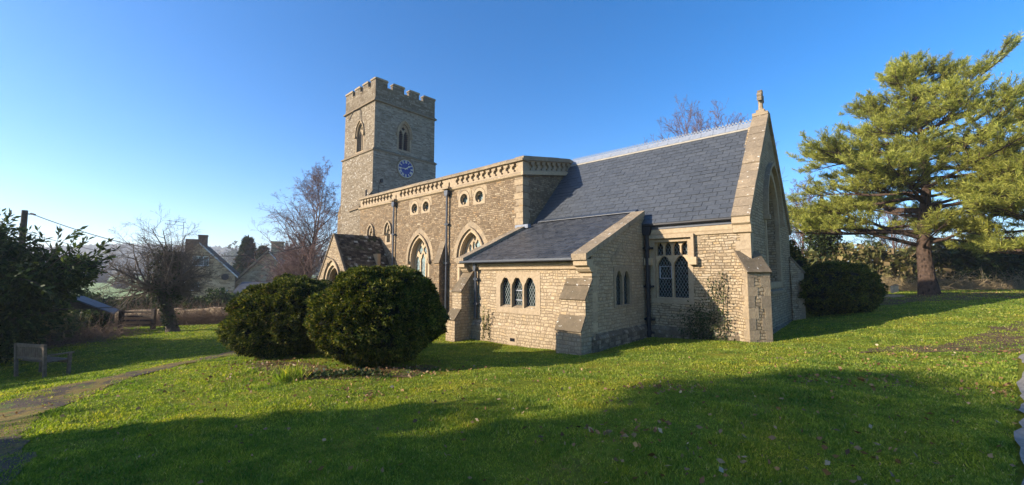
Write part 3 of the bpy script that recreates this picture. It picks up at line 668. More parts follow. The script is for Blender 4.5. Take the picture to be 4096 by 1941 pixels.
# slate roofs: real overlapping slates
sy = CYM-(CY-.2); sz = 5.72-1.76; sn = math.hypot(sy, sz); bS = Vector((0, sy/sn, sz/sn))
mb = MB(); mb.prism([(NX1-.3, CY-.2, 1.70), (NX1-.3, CYM, 5.66), (NX1-.3, CY1+.2, 1.70)], (CX1-.45-NX1+.3, 0, 0)); croof = mb.build('chancel_roof', MT['under'], CH)
mb = MB(); tiles(mb, random.Random(3), (NX1-.02, CY-.22, 1.745), (1, 0, 0), bS, CX1-.42-NX1, sn-.02, .235, .42, .020, .004, .014)
mb.build('slates', MT['slate'], croof)
mb = MB(); tiles(mb, random.Random(4), (CX1-.45, CY1+.22, 1.745), (-1, 0, 0), Vector((0, -sy/sn, sz/sn)), CX1-.42-NX1, sn, .235, .42, .020, .004, .014)
mb.build('north_slates', MT['slate'], croof)
mb = MB(); cm = MB(); x = NX1+.02                                     # pale ridge tiles, cream bedding, cresting
while x < CX1-.5:
    w = .46; x1 = min(x+w, CX1-.45)
    for s in (1, -1): mb.prism([(x, CYM-s*.20, 5.60), (x, CYM-s*.205, 5.62), (x, CYM-s*.02, 5.84), (x, CYM, 5.84), (x, CYM, 5.80)], (x1-x-.012, 0, 0))
    x += w
cm.prism([(NX1, CYM-.235, 5.52), (NX1, CYM-.24, 5.545), (NX1, CYM-.19, 5.60), (NX1, CYM-.17, 5.60)], (CX1-.45-NX1, 0, 0))
rt = mb.build('ridge_tiles', MT['ridge'], CH); cm.build('mortar_bedding', MT['cream'], rt)
mb = MB(); p = .122; k = int((CX1-.45-NX1)/p); hol = []; top = []
for i in range(k):
    x = NX1+p*(i+.5); hol.append(ell(x, 5.885, p*.30, .028, 8)); top += [(x-.02, 5.925), (x-.04, 5.95), (x-.015, 5.965), (x, 6.005), (x+.015, 5.965), (x+.04, 5.95), (x+.02, 5.925), (x+p/2, 5.912)]
mb.plate(fS(CYM), [[(NX1, 5.83), (NX1+p*k, 5.83)]+[(q, z) for q, z in top[::-1]]+[(NX1, 5.912)]]+hol, -.015, .015); mb.build('ridge_cresting', MT['ridge'], rt)
# east gable coping, kneelers, cross
mb = MB(); gy0, gz0, gy1, gz1 = CY-.14, 1.80, CYM, 6.10
for s in (1, -1):
    n = 13
    for i in range(n):
        a = i/n; b = (i+1)/n; ys = lambda q: (gy0+(gy1-gy0)*q) if s > 0 else (2*CYM-(gy0+(gy1-gy0)*q)); zs = lambda q: gz0+(gz1-gz0)*q; e = rng.uniform(-.012, .012)
        dn = Vector((0, -s*.75, .66)); A = Vector((CX1-.46, ys(a), zs(a)-.12)); B = Vector((CX1-.46, ys(b-.003), zs(b-.003)-.12))
        mb.prism([A, B, B+dn*(.16+e), A+dn*(.16+e)], (.53, 0, 0))
cop = mb.build('gable_coping', MT['coping'], CH, fix=True)
mb = MB(); prof_x(mb, CX1-.46, CX1+.05, [(CY, 1.24), (CY-.09, 1.28), (CY-.12, 1.50), (CY-.20, 1.56), (CY-.22, 1.74), (CY, 1.74)]); mb.build('kneeler', MT['ashlar'], cop)
mb = MB(); cx_, zc = CX1-.2, 6.72
mb.prism([(cx_-.26, CYM-.24, 5.98), (cx_+.26, CYM-.24, 5.98), (cx_+.26, CYM+.24, 5.98), (cx_-.26, CYM+.24, 5.98)], (0, 0, .12)); mb.prism([(cx_-.14, CYM-.17, 6.1), (cx_+.14, CYM-.17, 6.1), (cx_+.14, CYM+.17, 6.1), (cx_-.14, CYM+.17, 6.1)], (0, 0, .12))
mb.tube([(cx_, CYM, 6.1), (cx_, CYM, 6.3), (cx_, CYM, 6.62)], [.12, .085, .07], 8)
crs = [(-.05, 6.5), (.05, 6.5), (.06, 6.62), (.15, 6.60), (.22, 6.57), (.25, 6.65), (.21, 6.72), (.25, 6.79), (.22, 6.86), (.13, 6.83), (.07, 6.82), (.10, 6.90), (.13, 6.96), (.05, 7.02), (0, 6.99)]
crs = [(CYM+a, z) for a, z in crs]+[(CYM-a, z) for a, z in crs[::-1][1:-0 or None] if True]
mb.plate(fE(cx_), [crs], -.075, .075); mb.build('gable_cross', MT['coping'], CH, fix=True)
# chancel south window with square label
mb = MB(); hs = [rect(cw[0]+.02, cw[1]-.02, cw[2]+.0, cw[3]-.0)]
mb.plate(FC, [rect(cw[0]-.12, cw[1]+.12, cw[2]-.14, cw[3]+.06), rect(cw[0]+.04, cw[1]-.04, cw[2]+.03, cw[3]-.04)], -.10, .012)
holes = [cusp(-5.70, .255, -.82, .25, .62, 12, .12), cusp(-5.12, .255, -.82, .25, .62, 12, .12)]
for c in (-5.70, -5.12):
    for s in (-1, 1): holes.append(cusp(c+s*.14, .115, .64, .92, 1.10, 10, .12)[:]); 
mb.plate(FC, [rect(cw[0], cw[1], cw[2], cw[3])]+holes, -.26, -.14)
w = mb.build('window', MT['ashlar'], CH); mb = MB(); mb.plate(FC, [rect(*cw)], -.33, -.31); mb.build('glass', MT['glass'], w)
mb = MB(); x0, x1 = cw[0]-.20, cw[1]+.20; mb.plate(FC, [[(x0, .55), (x0+.09, .55), (x0+.09, 1.22), (x1-.09, 1.22), (x1-.09, .55), (x1, .55), (x1, 1.33), (x0, 1.33)]], 0, .14)
for x in (x0+.045, x1-.045): mb.plate(FC, [rect(x-.13, x+.13, .30, .55)], 0, .18)
mb.build('hood_mould', MT['ashlar'], w)
mb = MB(); o_ = (-5.42, -.25); 
for i in range(9):
    a0, a1 = R(52+i*8.6), R(52+(i+1)*8.6-.7); r0, r1 = 1.60, 1.60+(.30 if i % 2 else .24)
    mb.plate(FC, [[(o_[0]+math.cos(a)*r*.95, min(1.24, o_[1]+math.sin(a)*r)) for a, r in ((a1, r0), (a0, r0), (a0, r1), (a1, r1))][::-1]], 0, .006+.004*(i % 2))
mb.build('relieving_arch', MT['ashlar_b'], w)
mb = MB(); mb.box(-5.93, -5.5, CY+.295, CY+.30, .25, .27); mb.box(-5.93, -5.5, CY+.295, CY+.30, -.17, -.15); mb.box(-5.94, -5.90, CY+.29, CY+.30, -.17, .27); mb.box(-5.53, -5.49, CY+.29, CY+.30, -.17, .27); mb.build('casement', MT['lead'], w)
# east window
FE = fE(CX1); mb = MB(); mb.plate(FE, [arch(17.68, 1.34, -.5, 2.1, 3.98, 12), arch(17.68, 1.14, -.30, 2.1, 3.70, 12)], -.12, .02)
g = [arch(17.68, 1.15, -.32, 2.1, 3.71, 12)]+[cusp(17.68+k*.72, .28, -.15, 1.9, 2.45 if k else 2.7) for k in (-1, 0, 1)]+[foil(17.34, 2.92, .27, 4, 0, 28, 1.2), foil(18.02, 2.92, .27, 4, 0, 28, 1.2), ell(17.68, 3.42, .1, .16)]
mb.plate(FE, g, -.50, -.38); mb.prism([(CX1-.5, 16.5, -.30), (CX1+.09, 16.5, -.62), (CX1+.09, 16.5, -.72), (CX1-.5, 16.5, -.72)], (0, 2.36, 0))
w = mb.build('window', MT['ashlar_b'], CH); mb = MB(); mb.plate(FE, [ewin], -.48, -.45); mb.build('glass', MT['glass_blue'], w)
hood(FE, 17.68, 1.38, 2.16, 4.02, .10, .15, .12).build('hood_mould', MT['ashlar_b'], w)
# diagonal buttresses at the east corners
def diag(cx, cy, ox, oy, d, h, name='buttress'):
    o = Vector((ox, oy, 0)).normalized(); s = Vector((-o.y, o.x, 0)); c = Vector((cx, cy, 0)); mb = MB(); wz = MB()
    def blk(m, d1, z0, z1, hh): m.obox(c-o*.25-s*hh+Vector((0, 0, z0)), o*(d1+.25), s*2*hh, (0, 0, z1-z0))
    blk(mb, d, -3.0, .04, h); p = c-s*h+Vector((0, 0, .041)); q = [p+o*d, p-o*.28+Vector((0, 0, .64)), p-o*.28]; mb.prism(q, s*2*h)
    for a, b in ((0, .48), (.5, 1.0)):
        A = (c+o*d+Vector((0, 0, .04))).lerp(c-o*.28+Vector((0, 0, .68)), a); B = (c+o*d+Vector((0, 0, .04))).lerp(c-o*.28+Vector((0, 0, .68)), b); dr = (B-A).normalized(); nn = s.cross(dr).normalized()*.06
        if nn.z < 0: nn = -nn
        wz.obox(A-s*(h+.03)-dr*.04, s*2*(h+.03), B-A+dr*.03, nn)
    b_ = mb.build(name, MT['chancel'], CH); wz.build('weathering', MT['weather'], b_)
    m2 = MB()
    z = -2.75; k = 0
    while z < -.05:                                  # dressed margins of the outer face
        hh = min(rng.uniform(.22, .34), .02-z)
        for sd in (-1, 1):
            wd = (.30 if (k+(sd > 0)) % 2 else .20); e = c+o*(d+.001)+s*(sd*h)
            m2.obox(e-s*(sd*wd if sd > 0 else 0)-s*(0 if sd > 0 else 0)+Vector((0, 0, z)), s*wd if sd < 0 else s*wd, o*.006, (0, 0, hh-.008))
            m2.obox(e-o*.18*(1+(k % 2)*.5)+s*(0 if sd > 0 else -.006)+Vector((0, 0, z)), s*.006, o*.18*(1+(k % 2)*.5), (0, 0, hh-.008))
        z += hh; k += 1
    m2.build('quoins', MT['ashlar_b'], b_)
    m3 = MB(); blk(m3, d+.10, -3.0, -2.06, h+.03); m3.build('base_moulding', MT['weather'], b_)
diag(CX1, CY, 1, -1, .30, .345); diag(CX1, CY1, 1, 1, .30, .33)

# --- vestry
FV = fS(VY); lights = [-9.78, -9.24, -8.68]; wv = (-10.10, -8.36, -1.20, -.10); K = 1.045
mb = MB(); mb.plate(FV, [rect(VX0, VX1, -3.3, .40), rect(wv[0]+.08, wv[1]-.08, wv[2]+.04, wv[3]-.04)], -.5, 0)
vs_ = (2.10-.36)/(CY-VY)
def vz(y): return .44+.425*(y-10.0)
FVE = fE(VX1); mb.plate(FVE, [[(VY+.004, -3.3), (CY, -3.3), (CY, vz(CY)-.05), (VY+.004, vz(VY)-.05)], rect(11.85, 12.90, -1.03, .14)], -.5, -.002)
mb.plate(fE(VX0+.5), [[(VY+.55, -3.3), (CY, -3.3), (CY, vz(CY)-.05), (VY+.55, vz(VY+.55)-.05)]], -.5, -.01)
vestry = mb.build('vestry', MT['vestry'], CH)
mb = MB(); mb.prism([(VX0, VY-.10, -3.3), (VX0, VY-.10, -1.86), (VX0, VY-.002, -1.72), (VX0, VY-.002, -3.3)], (VX1-VX0+.1, 0, 0)); mb.build('plinth', MT['vestry'], vestry); mb = MB()
mb.prism([(VX1+.101, VY-.101, -3.3), (VX1+.101, VY-.101, -1.9), (VX1+.001, VY-.101, -1.76), (VX1+.001, VY-.101, -3.3)], (0, CY-VY, 0)); mb.build('plinth', MT['plinth'], vestry)
quoins(VX1, VY, 1, -1, -.35, .22, .4, .3); quoins(VX1, VY, 1, -1, -1.7, -.35, .3, .3); qn.build('quoins', MT['ashlar'], vestry); qn = MB()
mb = MB(); prof_x(mb, VX0-.0, VX1-.42, [(VY, .12), (VY-.07, .15), (VY-.08, .22), (VY-.12, .25), (VY-.14, .36), (VY, .38)]); mb.build('cornice', MT['ashlar'], vestry)
mb = MB(); prof_x(mb, VX0+.1, VX1-.42, [(VY-.30, .47), (VY-.44, .47), (VY-.44, .41), (VY-.40, .38), (VY-.30, .38)]); mb.build('gutter', MT['ironb'], CH)
vyt = 14.36; mb = MB(); mb.add([(VX0+.25, VY-.36, vz(VY-.36)-.07), (VX1-.35, VY-.36, vz(VY-.36)-.07), (VX1-.35, vyt, vz(vyt)-.07), (VX0+.25, vyt, vz(vyt)-.07), (VX0+.25, VY-.36, vz(VY-.36)-.02), (VX1-.35, VY-.36, vz(VY-.36)-.02), (VX1-.35, vyt, vz(vyt)-.02), (VX0+.25, vyt, vz(vyt)-.02)], [(0, 3, 2, 1), (4, 5, 6, 7), (0, 1, 5, 4), (1, 2, 6, 5), (2, 3, 7, 6), (3, 0, 4, 7)])
vroof = mb.build('vestry_roof', MT['under'], CH)
vd = Vector((0, 1, .425)).normalized(); mb = MB(); tiles(mb, random.Random(8), (VX0+.22, VY-.40, vz(VY-.40)-.018), (1, 0, 0), vd, VX1-.32-VX0-.22, (vyt-VY+.40)/vd.y, .20, .30, .018, .006, .012)
mb.build('slates', MT['slate_dark'], vroof)
mb = MB(); mb.obox((VX0+.5, vyt-.12, vz(vyt)+.0), (VX1-.5-VX0-.4, 0, 0), (0, .22, .11), (0, 0, .02)); mb.build('lead_flashing', MT['ironb'], vroof)
for x0, x1, yt, nm in ((VX1-.43, VX1+.08, CY-.12, 'E'), (VX0-.10, VX0+.30, NY-.05, 'W')):
    mb = MB(); n = 6; ya_ = VY-.42
    for i in range(n):
        a = ya_+(yt-ya_)*i/n; b = ya_+(yt-ya_)*(i+1)/n-.006; e = rng.uniform(-.008, .008); x_e = x1
        mb.prism([(x0, a, vz(a)-.06), (x0, b, vz(b)-.06), (x0, b, vz(b)+.12+e), (x0, a, vz(a)+.12+e)], (x1-x0, 0, 0))
    c_ = mb.build('gable_coping', MT['coping'], CH, fix=True)
    mb = MB(); prof_x(mb, x0+.02, x1-.02, [(VY, .02), (VY-.12, .06), (VY-.20, .14), (VY-.22, .20), (VY-.34, .24), (VY-.36, vz(VY-.36)-.06), (VY, vz(VY-.36)-.06)]); mb.build('kneeler', MT['ashlar'], c_)
mb = MB(); mb.obox((VX0-.25, NY-.16, vz(NY)-.02), (.75, 0, 0), (0, .2, .03), (0, 0, .16)); mb.box(NX1-.2, NX1+.15, NY-.12, NY+.05, 1.9, 2.16); mb.build('lead_flashing', MT['ridge'], vroof)
mb = MB(); mb.plate(FV, [rect(wv[0]-.12, wv[1]+.12, wv[2]-.14, wv[3]+.14)]+[cusp(c, .245, wv[2]+.05, -.50, -.10, 12, .10) for c in lights], -.09, .012)
for c in lights: mb.add([(c-.215, VY+.0, wv[2]+.05), (c+.215, VY+.0, wv[2]+.05), (c+.215, VY+.148, wv[2]+.12), (c-.215, VY+.148, wv[2]+.12)], [(0, 1, 2, 3)])
for c in (-9.51, -8.96): mb.box(c-.025, c+.025, VY+.09, VY+.152, wv[2], wv[3])
w = mb.build('window', MT['ashlar'], CH); mb = MB(); mb.plate(FV, [rect(wv[0]+.05, wv[1]-.05, wv[2], wv[3])], -.17, -.15); mb.build('glass', MT['glass'], w)
for z in (-.57, -.9): mb = MB(); mb.box(-9.24-.2, -9.24+.2, VY+.135, VY+.149, z-.012, z+.012); mb.build('glazing_bar', MT['lead'], w)
mb = MB(); mb.plate(FVE, [rect(11.76, 13.0, -1.08, .24), cusp(12.11, .215, -1.0, -.22, .10, 12, .12), cusp(12.63, .215, -1.0, -.22, .10, 12, .12)], -.08, .016)
w = mb.build('window', MT['ashlar_b'], CH); mb = MB(); mb.plate(FVE, [rect(11.86, 12.88, -1.02, .12)], -.15, -.13); mb.build('glass', MT['glass'], w)
mb = MB()
for p0, p1 in (((11.66, .32), (12.38, .82)), ((13.08, .40), (12.38, .82))):
    for i in range(3):
        a = (p0[0]+(p1[0]-p0[0])*(i+.04)/3, p0[1]+(p1[1]-p0[1])*(i+.04)/3); b = (p0[0]+(p1[0]-p0[0])*(i+.97)/3, p0[1]+(p1[1]-p0[1])*(i+.97)/3)
        mb.plate(FVE, [[(a[0], a[1]), (b[0], b[1]), (b[0], b[1]+.2), (a[0], a[1]+.2)]], 0, .01)
mb.build('relieving_arch', MT['ashlar_b'], w)
for fr, a, z in ((FV, -9.36, -2.22), (FVE, 12.35, -2.35)):
    mb = MB(); mb.plate(fr, [rect(a-.2, a+.2, z-.16, z+.16), rect(a-.11, a+.11, z-.055, z+.055)], 0, .112); w = mb.build('air_brick', MT['ashlar'], CH)
    mb = MB(); mb.plate(fr, [rect(a-.12, a+.12, z-.06, z+.06)], .09, .102)
    mb.build('grille', MT['dark'], w)
buttress(-11.92, -11.42, VY, [(9.55, -3.3, -1.66, -1.30), (9.85, -1.66, -.66, .06)], 'vestry')
buttress(-7.16, VX1+.03, VY, [(9.80, -3.3, -1.62, -1.22), (10.04, -1.62, -.74, -.16)], 'vestry')
downpipe(-11.20, VY-.10, .40, -1.62, .15, 'ironb', .045, brk=(-.2, -1.1))
downpipe(VX1+.14, CY-.14, 1.66, -3.0, .32, 'iron', .075, brk=(.9, -.45, -1.6, -2.05))

# --- porch
PX, PY, PW, PZ, PE = -23.95, 10.74, 1.93, 2.34, -.42
FP = fS(PY); pg = [(PX-PW, -3.4), (PX+PW, -3.4), (PX+PW, PE), (PX, PZ-.04), (PX-PW, PE)]; door = arch(PX, .86, -3.4, -.55, .52, 10)
mb = MB(); mb.plate(FP, [[(PX-PW, -3.4)]+[door[0]]+door[2:][::-1]+[door[1]]+[(PX+PW, -3.4), (PX+PW, PE), (PX, PZ-.04), (PX-PW, PE)]], -.5, 0) if False else mb.plate(FP, [pg, arch(PX, .86, -3.3, -.55, .52, 10)], -.5, 0)
mb.box(PX+PW-.45, PX+PW-.01, PY+.5, NY, -3.4, PE); mb.box(PX-PW+.01, PX-PW+.45, PY+.5, NY, -3.4, PE); porch = mb.build('porch', MT['chancel'], CH)
mb = MB(); mb.plate(FP, [arch(PX, 1.06, -3.2, -.55, .80, 10), arch(PX, .84, -3.3+.2, -.55, .50, 10)], -.10, .02); mb.plate(FP, [arch(PX, .88, -3.2, -.55, .55, 10), arch(PX, .74, -3.1, -.55, .34, 10)], -.28, -.10); da = mb.build('door_arch', MT['ashlar'], porch)
hood(FP, PX, 1.04, -.62, .78, .08, .12, .06).build('hood_mould', MT['ashlar_b'], da)
mb = MB(); mb.box(PX-1.4, PX+1.4, NY-.9, NY-.7, -3.3, 1.2); mb.build('inner_wall', plain('ochre_plaster', (.42, .27, .14), .9, .2), porch)
mb = MB(); mb.box(PX+.0, PX+.62, NY-.93, NY-.90, -2.9, -.2); mb.build('notice_board', MT['iron'], porch)
n = NT('stone_tile', .95, .1); c = n.ramp(n.island(), [(0, (.030, .021, .014)), (.35, (.065, .046, .029)), (.7, (.11, .082, .052)), (.95, (.19, .15, .10)), (.98, (.42, .38, .30)), (1, (.5, .46, .38))], 'LINEAR')
x = n.noise(scale=14, detail=5, rough=.75); c = n.mix(1.0, c, n.ramp(x, [(.3, (.5,)*3), (.7, (1.5,)*3)]), 'MULTIPLY'); c = n.mix(n.smooth(n.noise(scale=2.5, detail=4), .55, .7), c, (.05, .06, .015)); n.color(c); n.bump(x, .02); MT['stonetile'] = n.m
pl = math.hypot(PW+.12, PZ-PE+.15); pr_ = MB()
pr_.prism([(PX-PW-.1, PY+.06, PE-.18), (PX, PY+.06, PZ-.02), (PX+PW+.1, PY+.06, PE-.18), (PX+PW, PY+.06, PE-.2), (PX, PY+.06, PZ-.15), (PX-PW, PY+.06, PE-.2)], (0, NY-PY-.06, 0)); proof = pr_.build('porch_roof', MT['under'], porch)
for s in (1, -1):
    mb = MB(); up = Vector((-s*(PW+.12), 0, PZ-PE+.15)).normalized(); o0 = (PX+s*(PW+.12), PY+.05 if s > 0 else NY, PE-.15)
    tiles(mb, random.Random(9+s), o0, (0, s*1.0, 0), up, NY-PY-.06, pl, .13, .20, .032, .03, .008); mb.build('stone_tiles', MT['stonetile'], proof)
mb = MB(); y = PY+.05
while y < NY-.2:
    z = PZ+.02+rng.uniform(0, .04); mb.prism([(PX-.16, y, PZ-.14), (PX, y, z), (PX+.16, y, PZ-.14), (PX, y, z-.1)], (0, .27, 0)); y += rng.uniform(.28, .31)
mb.build('ridge_tiles', MT['stonetile'], proof)
mb = MB()
for s in (1, -1):
    d = Vector((-s*PW, 0, PZ-PE)).normalized(); nn = Vector((s*(PZ-PE), 0, PW)).normalized()*.075
    mb.obox((PX+s*(PW+.08), PY-.05, PE-.12), d*math.hypot(PW+.08, PZ-PE+.12), (0, .12, 0), nn)
mb.build('verge_coping', MT['weather'], porch)
mb = MB(); mb.tube([(PX-.35, PY-.02, .92), (PX-.35, PY-.25, 1.04), (PX-.55, PY-.42, 1.02), (PX-.68, PY-.42, .88)], .022, 6); mb.tube([(PX-.68, PY-.42, .90), (PX-.68, PY-.42, .80), (PX-.68, PY-.42, .72)], [.04, .07, .14], 8); mb.build('swan_neck_lamp', MT['iron'], porch)

# ------------------------------------------------------------------ vegetation builders
def rvec(g): v = g.normal(size=3); return v/np.linalg.norm(v)
class Tubes:
    def __init__(s): s.V = []; s.F = []; s.n = 0
    def add(s, P, rad, k):
        P = np.asarray(P); m = len(P); T = np.gradient(P, axis=0); T /= np.linalg.norm(T, axis=1)[:, None]+1e-9
        ref = np.array([0, 0, 1.]) if abs(T[0, 2]) < .9 else np.array([1., 0, 0]); A = np.cross(T, ref); A /= np.linalg.norm(A, axis=1)[:, None]+1e-9; B = np.cross(T, A)
        t = 2*np.pi*np.arange(k)/k; ring_ = (A[:, None]*np.cos(t)[None, :, None]+B[:, None]*np.sin(t)[None, :, None])*np.asarray(rad)[:, None, None]
        s.V.append((P[:, None]+ring_).reshape(-1, 3)); i = np.arange(m-1)[:, None]*k; j = np.arange(k)[None]; j2 = (j+1) % k
        s.F.append(np.stack([i+j, i+j2, i+k+j2, i+k+j], -1).reshape(-1, 4)+s.n); s.n += m*k
    def build(s, name, mat, parent=None, smooth=True): return np_mesh(name, np.vstack(s.V), np.vstack(s.F), mat, parent, smooth)
def limb(g, p, d, Ln, n, wob, up, seg_up=None):
    P = [np.array(p, float)]; d = np.array(d, float); d /= np.linalg.norm(d); st = Ln/n
    for i in range(n):
        d = d+g.normal(size=3)*wob; d[2] += up; d /= np.linalg.norm(d); P.append(P[-1]+d*st)
    return np.array(P)
MINR = .0085
def grow(g, tb, tips, p, d, Ln, r, lv, spec):
    sp = spec[lv]; n = sp.get('n', 5); P = limb(g, p, d, Ln, n, sp.get('wob', .12), sp.get('up', .02))
    rad = r*(1-np.linspace(0, 1, n+1)*sp.get('taper', .75)); tb.add(P, rad, sp.get('k', 4))
    if lv == len(spec)-1 or sp.get('tips'): tips.append(P)
    if lv == len(spec)-1: return
    c = spec[lv+1]; m = int(c['m']*(.7+.6*g.random()))
    for i in range(m):
        t = sp.get('t0', .25)+(1-sp.get('t0', .25))*((i+g.random())/m); x = t*n; j = min(int(x), n-1); q = P[j]+(P[j+1]-P[j])*(x-j); ax = P[j+1]-P[j]; ax /= np.linalg.norm(ax)
        s_ = rvec(g); s_ -= ax*(s_@ax); s_[2] *= c.get('flat', 1.0); s_ /= np.linalg.norm(s_)+1e-9; a = c.get('ang', .8)*(.7+.6*g.random()); dd = ax*math.cos(a)+s_*math.sin(a)
        grow(g, tb, tips, q, dd, Ln*c['len']*(1.15-.55*t)*(.7+.6*g.random()), max(MINR, rad[j]*c.get('rr', .55)), lv+1, spec)
def cards(g, C, D, size, shape='leaf', w=.4, per=1, spread=.5, droop=0.0, szv=.35):
    """leaf faces at centres C pointing along D; returns vertices and quad faces"""
    C = np.repeat(C, per, 0); D = np.repeat(D, per, 0)+g.normal(size=(len(C), 3))*spread; D[:, 2] -= droop; D /= np.linalg.norm(D, axis=1)[:, None]+1e-9
    U = np.cross(D, g.normal(size=D.shape)); U /= np.linalg.norm(U, axis=1)[:, None]+1e-9; s = size*(1+szv*(g.random(len(C))*2-1)); s = s[:, None]
    a = C; b = C+D*s*.45+U*s*w*.5; c = C+D*s; d = C+D*s*.45-U*s*w*.5
    V = np.stack([a, b, c, d], 1).reshape(-1, 3); F = np.arange(len(C)*4).reshape(-1, 4); return V, F
def merge(L_): 
    V = []; F = []; n = 0
    for v, f in L_: V.append(v); F.append(f+n); n += len(v)
    return np.vstack(V), np.vstack(F)

MT['yew'] = leafmat('yew_leaf', [(0, (.020, .032, .007)), (.5, (.062, .086, .012)), (.82, (.15, .155, .02)), (.96, (.26, .23, .04)), (1, (.26, .15, .05))], .6, .2, .15, .5, 2.2)
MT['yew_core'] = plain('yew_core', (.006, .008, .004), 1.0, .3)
MT['laurel'] = leafmat('laurel_leaf', [(0, (.018, .034, .010)), (.6, (.045, .075, .018)), (1, (.10, .13, .035))], .6, .2, .15, psc=.8)
MT['pine'] = leafmat('pine_needle', [(0, (.12, .15, .03)), (.4, (.28, .30, .055)), (.8, (.43, .425, .085)), (1, (.54, .50, .13))], .6, .4, .2, .3, .6)
MT['spruce'] = leafmat('dark_needle', [(0, (.012, .025, .012)), (1, (.035, .06, .02))], .6, .15)
MT['ivy'] = leafmat('ivy_leaf', [(0, (.015, .028, .008)), (.7, (.04, .062, .014)), (1, (.09, .11, .03))], .55, .15, .25)
MT['scrub'] = leafmat('scrub_leaf', [(0, (.06, .075, .02)), (.5, (.15, .16, .045)), (.8, (.25, .20, .08)), (1, (.34, .25, .13))], .7, .25)
MT['bramble'] = plain('bramble', (.20, .135, .085), .9, .35)
MT['bark'] = plain('grey_bark', (.15, .12, .09), .9, .4, 8, bumpd=.02)
MT['bark_dark'] = plain('dark_bark', (.075, .058, .042), .9, .4, 8, bumpd=.02)
MT['birch'] = plain('birch_bark', (.20, .165, .14), .85, .35, 3)
MT['twig'] = plain('purple_twig', (.15, .095, .085), .9, .3)
n = NT('pine_bark', .95, .1); v_ = n.vor(n.scale(n.P, (1, 1, .45)), 7.5); x = n.noise(scale=11, detail=4)
n.color(n.mix(n.smooth(v_, .1, .45), (.02, .014, .010), n.ramp(x, [(.3, (.05, .035, .026)), (.7, (.105, .07, .05))]))); n.bump(v_, .05); MT['pine_bark'] = n.m

# clipped yews
def yew(name, label, r, f, rx, ry, z0, z1, n, size, seed, shape, group=None, stem=True):
    g = np.random.default_rng(seed); c = L(r, f, 0); base = gz(r, f); o = empty(name, (c.x, c.y, base), label, 'bush', group)
    zc = (z0+z1)/2; rz = (z1-z0)/2; ph = g.random(12)*6.28
    def surf(dirs, k):
        x, y, z = dirs.T; p = 2.6; s = (np.abs(x)**p+np.abs(y)**p+np.abs(z)**p)**(-1/p)
        lump = 1+.05*np.sin(4*x+ph[0]+2*z)*np.cos(3.3*y+ph[1])+.045*np.sin(7*z+ph[2]+5*x)+.035*np.sin(11*x+ph[3])*np.sin(9*y+ph[4]+4*z)+.035*np.sin(13*z+ph[5]+7*y)+.02*np.sin(23*x+ph[6]+9*z)*np.sin(19*y+ph[7]+21*z)
        q = dirs*(s*lump*k)[:, None]; q = q*np.array([rx, ry, rz]); q = shape(q)
        return to_world(r+q[:, 0], f+q[:, 1], zc+q[:, 2])
    m = 26; th = np.linspace(0, np.pi, m); az = np.linspace(0, 2*np.pi, 44, endpoint=False); T, A = np.meshgrid(th, az, indexing='ij')
    dirs = np.stack([np.sin(T)*np.cos(A), np.sin(T)*np.sin(A), np.cos(T)], -1).reshape(-1, 3); V = surf(dirs, .90)
    i, j = np.meshgrid(np.arange(m-1), np.arange(44), indexing='ij'); i = i.ravel(); j = j.ravel(); k = (j+1) % 44
    core = np_mesh('foliage_core', V, np.stack([i*44+j, (i+1)*44+j, (i+1)*44+k, i*44+k], -1), MT['yew_core'], o, True)  # dark solid core added inside the leaves to block light
    mc = n//14; cdir = g.normal(size=(mc, 3)); cdir /= np.linalg.norm(cdir, axis=1)[:, None]; ck = .90+.13*g.random(mc); ci = g.integers(0, mc, n); off = g.normal(size=(n, 3))*.034; d = cdir[ci]+off; d /= np.linalg.norm(d, axis=1)[:, None]; P = surf(d, ck[ci]+.03*g.random(n)-.9*np.abs(off).sum(1)*.5); P2 = surf(d, 1.15); D = P2-P; D /= np.linalg.norm(D, axis=1)[:, None]; D += to_world(off[:, 0], off[:, 1], off[:, 2])*9
    D[:, 2] += .15
    V, F = cards(g, P, D, size, w=.36, per=5, spread=.55); np_mesh('foliage', V, F, MT['yew'], o)
    if stem:
        tb = Tubes()
        for q in range(4):
            b = np.array([g.normal()*.12, g.normal()*.12]); e = np.array([g.normal()*rx*.4, g.normal()*ry*.4])
            p0 = to_world(r+b[0], f+b[1], base-.1); p1 = to_world(r+e[0], f+e[1], z0+.45); tb.add(np.array([p0, (p0*.6+p1*.4)+g.normal(size=3)*.05, p1]), [.09, .07, .05], 6)
        tb.build('stem', MT['bark_dark'], o)
    return o
def shape_r(q):
    q = q.copy(); z = q[:, 2]; k = np.clip(-z-.35, 0, 1); q[:, 0] = q[:, 0]*(1-.42*k)+.28*k*(q[:, 0] < 0)+.10*k; q[:, 1] *= (1-.35*k); t = np.clip(z, 0, 1.2)
    q[:, 0] = q[:, 0]*(1-.10*t)+.12*t; q[:, 2] += .05*np.sin(q[:, 0]*2.3+1); return q
def shape_l(q):
    q = q.copy(); z = q[:, 2]; k = np.clip(-z-.5, 0, 1); q[:, 0] *= (1-.25*k); q[:, 1] *= (1-.3*k); t = np.clip(z, 0, 1); q[:, 0] = q[:, 0]*(1-.22*t)+.10*t; q[:, 2] -= .10*q[:, 0]*0; return q
yew('yew_bush', 'big clipped yew bush standing nearest the camera, reddish twigs on its top', -3.22, 9.9, 1.44, 1.38, -2.14, .10, 36000, .070, 11, shape_r, 'clipped yew bushes by the path')
yew('yew_bush', 'dome-shaped clipped yew bush beside the path, partly behind the bigger yew', -6.25, 11.7, 1.42, 1.45, -2.25, -.18, 34000, .074, 12, shape_l, 'clipped yew bushes by the path')
yew('yew_bush', 'dark rounded yew bush in the church shadow beyond the east gable', 13.75, 17.6, 1.62, 1.5, -1.75, .42, 20000, .08, 13, shape_l)
